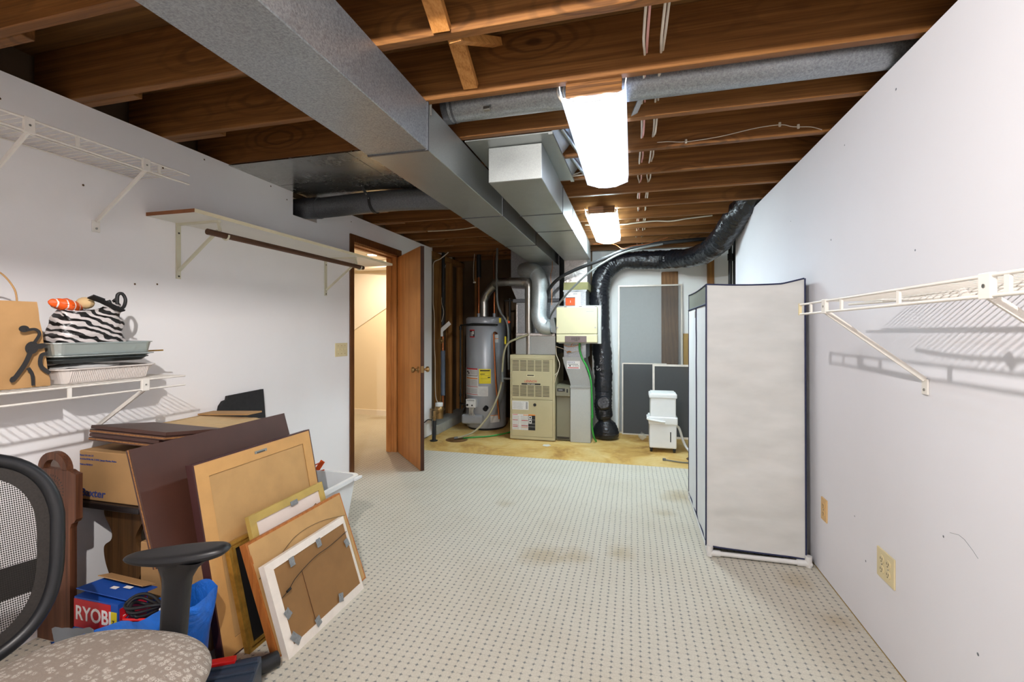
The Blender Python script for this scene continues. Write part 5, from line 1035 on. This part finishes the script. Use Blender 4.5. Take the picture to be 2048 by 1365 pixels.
# drill box, blue bag, cables
t = thing('tool_box_carton', (-1.9, 1.3, .08), 'blue and red printed tool carton with a torn lid in the blue bag', 'box')
T = frame_T((-2.012, 1.245, .085), (1, -.0, -.03), (0, 0.02, 1))
bx0, bx1, by, bz0, bz1 = -2.012, -1.795, 1.245, .085, .282
MB().box(bx0, bx1, by, by+.105, bz0, bz1-.002).build('carton_body', 'bluebox', t)
mb = MB(); sheet(mb, bx0, bx1-.035, bz0+.085, bz1-.008, by-.0002); mb.text('RYOBI', .072, (bx0+.008, by-.0016, bz1-.082), (1, 0, 0), (0, 0, 1), 1, .0005, 'LEFT', .88, .02)
mb.build('brand_panel', ['red', 'white'], t)
mb = MB(); sheet(mb, bx1-.034, bx1-.006, bz0+.10, bz0+.165, by-.0002); mb.text('z', .03, (bx1-.027, by-.0015, bz0+.122), (1, 0, 0), (0, 0, 1), 1); sheet(mb, bx0+.004, bx0+.04, bz0+.04, bz0+.08, by-.0002, 1); mb.text('Z', .024, (bx0+.014, by-.0016, bz0+.052), (1, 0, 0), (0, 0, 1), 2); mb.build('yellow_badge', ['yellow', 'ink', 'white'], t)
mb = MB(); sheet(mb, bx1+.0002, bx1+.0014, bz0+.10, bz1-.02, by+.10, 0, .095); mb.text('R', .05, (bx1+.0016, by+.012, bz0+.115), (0, 1, 0), (0, 0, 1), 1); mb.build('side_panel', ['red', 'white'], t)
mb = MB(); bar(mb, (bx0-.012, by+.07, bz1+.012), (bx1+.02, by+.07, bz1+.004), .115, .003, (0, .12, 1)); bar(mb, (bx0-.02, by+.115, bz1+.018), (bx1+.0, by+.11, bz1+.012), .05, .003, (0, .3, 1), 1)
for i in range(3): mb.box(bx0+.05+i*.045, bx0+.075+i*.05, by+.04+.015*i, by+.055+.015*i, bz1+.012, bz1+.0125, 0, 2)
mb.build('torn_lid', ['bluebox', 'card', 'white'], t)
t = thing('storage_bag', (-1.75, 1.28, .0), 'bright blue woven plastic carrier bag full of cables behind the office chair', 'bag')
def bl(u, v):
    a = 2*PI*u; sg = lambda q: math.copysign(abs(q)**.6, q); k = v
    x = -1.765+(.29+.030*k)*sg(math.cos(a)); y = 1.285+(.10+.02*k)*sg(math.sin(a))
    top = max(.12, min(.335, .185+.40*(x+1.9)))+.010*math.sin(a*7)
    z = .004+k*top; d = .02*noise.noise(Vector((x*7, y*7, z*8)))*k
    if y > 1.30 and x > -1.62: y -= .02
    return (x+d, y+d*.8, z+d*.5*k)
MB().grid(bl, 60, 16).build('bag_body', 'blue_tarp', t)
mb = MB(); mb.grid(lambda u, v: (-1.98+.20*u, 1.165+.004-.012*v, .13+.09*v+.05*u-.02*u*u+.01*noise.noise(Vector((u*5, v*5, 0)))), 12, 8); mb.build('grey_fold', 'greyfilm', t)
mb = MB()
for (x, z, w_) in ((-1.93, .12, .02), (-1.90, .135, .03), (-1.875, .15, .014), (-1.94, .145, .012)): mb.box(x, x+w_, 1.146, 1.152, z, z+.008)
mb.build('yellow_lettering', 'yellow', t)
for i in range(5):
    pts = [(-1.70+(.055+.006*i)*math.cos(a)+.01*math.sin(a*2+i), 1.27+.035*math.sin(a), (.262+.009*i if i < 4 else .24)+.012*math.sin(a*2+i)) for a in [2*PI*j/18 for j in range(19)]]
    if i == 0: t = thing('coiled_cord', (-1.70, 1.27, .23), 'coil of black and red cable in the blue bag', 'cord')
    MB().tube(smooth(pts, 2), .0055, 8).build('cable_loop', 'redplastic' if i == 4 else 'rubber', t)
tag(MB().box(-1.60, -1.54, 1.24, 1.29, .16, .30, .004).build('small_carton', 'label'), 'small grey white carton standing in the right end of the blue bag', 'box')
# waste bin
t = thing('waste_bin', (-1.79, 2.26, 0), 'white plastic waste bin standing against the pile near the door', 'bin')
mb = MB(); rs = []
def rl(x0, x1, y0, y1, z, r=.04):
    return [(cx_+r*math.cos(a0+PI/2*i/5), cy_+r*math.sin(a0+PI/2*i/5), z) for cx_, cy_, a0 in ((x1-r, y1-r, 0), (x0+r, y1-r, PI/2), (x0+r, y0+r, PI), (x1-r, y0+r, 1.5*PI)) for i in range(6)]
ls = [rl(-1.89, -1.665, 2.10, 2.43, .009), rl(-1.922, -1.622, 2.055, 2.475, .375), rl(-1.930, -1.605, 2.04, 2.49, .375, .05), rl(-1.930, -1.605, 2.04, 2.49, .397, .05), rl(-1.914, -1.626, 2.06, 2.468, .397), rl(-1.885, -1.67, 2.105, 2.425, .014)]
vs = sum(ls, []); fs = [list(range(24))[::-1], list(range(120, 144))]
for k in range(5):
    for i in range(24): fs.append([k*24+i, k*24+(i+1) % 24, (k+1)*24+(i+1) % 24, (k+1)*24+i])
mb.add(vs, fs, 0, False); mb.build('bin_body', 'binplastic', t)
MB().box(-1.604, -1.585, 2.40, 2.47, .378, .394, .005).build('rim_lip', 'binplastic', t)
mb = MB(); bar(mb, (-1.93, 2.46, .36), (-1.885, 2.50, .45), .03, .004, (0, 1, 0)); bar(mb, (-1.89, 2.50, .445), (-1.93, 2.47, .425), .018, .004, (0, 0, 1)); bar(mb, (-1.90, 2.47, .385), (-1.86, 2.48, .40), .012, .004, (0, 1, 0)); 
tag(mb.build('plastic_strap', 'orange'), 'orange plastic strap hooked over the rim of the white bin', 'strap')
# tool case and hose on the carpet
t = thing('tool_case', (-1.33, 1.26, .008), 'dark navy plastic tool case on the carpet beside the chair', 'case')
T = Matrix.Translation((-1.315, 1.255, .008)) @ Matrix.Rotation(.55, 4, 'Z')
MB(T).box(-.11, .09, -.075, .06, 0, .115, .012, 0, 2).build('case_body', 'navyplastic', t)
for yy in (-.03, .015): MB(T).box(-.09, .085, yy, yy+.012, .112, .122, .003).build('ridge', 'navyplastic', t)
MB(T).box(-.08, .01, .035, .062, .105, .128, .003).build('red_latch', 'redplastic', t)
t = thing('vacuum_hose', (-1.3, 1.42, .03), 'black ribbed hose end lying under the picture frames', 'hose')
mb = MB(); p0, p1 = Vector((-1.42, 1.31, .045)), Vector((-1.325, 1.385, .04)); p2 = Vector((-1.29, 1.45, .038))
n = 26; mb.tube([p0.lerp(p1, i/n) for i in range(n+1)], [.026 if i % 2 else .030 for i in range(n+1)], 16); mb.build('ribbed_hose', 'rubber', t)
MB().tube([p1, p2], [.030, .027], 18).build('cuff', 'chair_pl', t)

# ------------------------------------------------------------------ office chair
t = thing('office_chair', (-1.22, .70, 0), 'black mesh back office chair with a grey patterned seat, cut off by the left edge', 'chair')
ST = Matrix.Translation((-1.215, .71, 0)) @ Matrix.Rotation(math.radians(10), 4, 'Z')
def seatf(sgn):
    def fn(u, v):
        a = 2*PI*u; k = math.sin(v*PI/2); sg = lambda q: math.copysign(abs(q)**.72, q)
        rx, ry = .262, .268; e = k
        x = rx*e*sg(math.cos(a)); y = ry*e*sg(math.sin(a))
        z = .436+sgn*.052*(1-e**5)**.6-.012*max(0, x/.25)**2
        return (x, y, z)
    return fn
MB(ST).grid(seatf(1), 64, 16).grid(seatf(-1), 64, 6).build('seat', 'seat', t)
MB(ST).box(-.17, .17, -.17, .17, .335, .38, .02).build('seat_pan', 'chair_pl', t)
def bk(y, z):   # y,z in -1..1, 0..1 -> point on the curved back
    return Vector((-1.495-.105*z-.055*(1-y*y)+.0, .675+.266*y, .432+.524*z))
def outline(s, n=64):
    pts = []
    for i in range(n):
        a = 2*PI*i/n; sg = lambda q, e: math.copysign(abs(q)**e, q)
        yy = sg(math.cos(a), .62)*s; zz = .5+.5*sg(math.sin(a), .62)*s
        yy *= (.86+.14*min(1, zz*1.6)) if zz < .62 else 1
        pts.append((yy, zz))
    return pts
mb = MB(); o = [bk(*p)+Vector((.0, 0, 0)) for p in outline(.955)]; mb.tube(o+[o[0]], .017, 12, 0, False); mb.build('back_frame', 'chair_pl', t)
def between(s0, s1, dx):
    a, b = outline(s0), outline(s1); n = len(a)
    va = [bk(*p)+Vector((dx, 0, 0)) for p in a]+[bk(*p)+Vector((dx, 0, 0)) for p in b]
    return va, [[i, (i+1) % n, n+(i+1) % n, n+i] for i in range(n)]
mb = MB(); v_, f_ = between(.95, .80, .004); mb.add(v_, f_, 0, True); mb.build('edge_band', 'chair_band', t)
mb = MB(); ol = outline(.82)
rings = [[bk(p[0]*k, .5+(p[1]-.5)*k)+Vector((.003, 0, 0)) for p in ol] for k in (1, .75, .5, .25, .02)]; vs = sum(rings, []); n = len(ol)
mb.add(vs, [[r_*n+i, r_*n+(i+1) % n, (r_+1)*n+(i+1) % n, (r_+1)*n+i] for r_ in range(4) for i in range(n)], 0, True); mb.build('mesh_panel', 'chair_mesh', t)
mb = MB(); mb.grid(lambda u, v: bk(-.84+1.68*u, .27+.15*v)+Vector((-.004, 0, 0)), 16, 4); mb.build('lumbar_band', 'chair_band', t)
bar(MB(), (-1.62, .675, .62), (-1.40, .69, .36), .07, .02, (1, 0, 1)).build('back_post', 'chair_pl', t)
def armrest(sy):
    y0 = .705+sy*.285
    PT = Matrix.Translation((-1.205, .705+sy*.282, .655)) @ Matrix.Rotation(math.radians(20)*sy, 4, 'Z') @ Matrix.Rotation(math.radians(-3), 4, 'Y')
    def pad(s_):
        def fn(u, v):
            a = 2*PI*u; k = math.sin(v*PI/2); sg = lambda q: math.copysign(abs(q)**.75, q)
            x = .135*k*sg(math.cos(a)); w_ = .047*(1-.25*max(0, -x/.135)); y = w_*k*sg(math.sin(a))
            return (x, y, s_*.015*(1-k**9)**.5*(1-.35*max(0, -x/.135))+.006*(x/.135)**2)
        return fn
    MB(PT).grid(pad(1), 40, 8).grid(pad(-1), 40, 8).build('arm_pad', 'chair_pl', t)
    P0 = Vector((-1.235, .705+sy*.285, .30)); P1 = Vector((-1.205, .705+sy*.285, .650))
    mb = MB(); n = 20; vs = []
    for i in range(13):
        k = i/12; p = P0.lerp(P1, k); wx = .034+.008*k+(.05*(max(0, k-.8)/.2)**2); wy = .022+.016*(max(0, k-.8)/.2)**2
        for j in range(n):
            a = 2*PI*j/n; sg = lambda q: math.copysign(abs(q)**.7, q); vs.append(p+Vector((wx*sg(math.cos(a)), wy*sg(math.sin(a)), 0)))
    mb.add(vs, [[i*n+j, i*n+(j+1) % n, (i+1)*n+(j+1) % n, (i+1)*n+j] for i in range(12) for j in range(n)], 0, True)
    bar(mb, (-1.235, .705+sy*.295, .315), (-1.225, .705+sy*.12, .345), .05, .02)
    mb.build('arm_post', 'chair_pl', t)
armrest(1); armrest(-1)
MB().tube([(-1.225, .705, .08), (-1.225, .705, .22)], .03, 16).tube([(-1.225, .705, .22), (-1.225, .705, .34)], .018, 16).build('gas_column', 'chair_pl', t)
for i in range(5):
    a = 2*PI*i/5+.9; d = Vector((math.cos(a), math.sin(a), 0)); c_ = Vector((-1.225, .705, 0))
    mb = MB(); bar(mb, c_+d*.02+Vector((0, 0, .10)), c_+d*.28+Vector((0, 0, .072)), .045, .03); mb.build('base_arm', 'chair_pl', t)
    q = c_+d*.275+Vector((0, 0, .036)); MB().tube([q-Vector((.022, 0, 0)), q+Vector((.022, 0, 0))], .027, 16).build('caster', 'rubber', t)

# ------------------------------------------------------------------ camera, world, view
cam = bpy.data.cameras.new('camera'); co = bpy.data.objects.new('camera', cam); C.objects.link(co)
cam.sensor_width = 36; cam.lens = 920/2048*36; cam.shift_y = -20.5/2048; cam.clip_start = .05
co.location = (0, 0, 1.27); co.rotation_euler = (PI/2, 0, math.atan(241/920)); bpy.context.scene.camera = co
wd = bpy.data.worlds.new('world'); bpy.context.scene.world = wd; wd.use_nodes = True
wd.node_tree.nodes['Background'].inputs[0].default_value = (.5, .5, .5, 1); wd.node_tree.nodes['Background'].inputs[1].default_value = .0
sc = bpy.context.scene; sc.view_settings.view_transform = 'Standard'; sc.view_settings.look = 'None'; sc.view_settings.gamma = 1; sc.view_settings.exposure = 0
sc.cycles.max_bounces = 10; sc.cycles.diffuse_bounces = 6; sc.cycles.glossy_bounces = 4; sc.cycles.transparent_max_bounces = 12
sc.cycles.sample_clamp_indirect = 6; sc.cycles.use_denoising = True
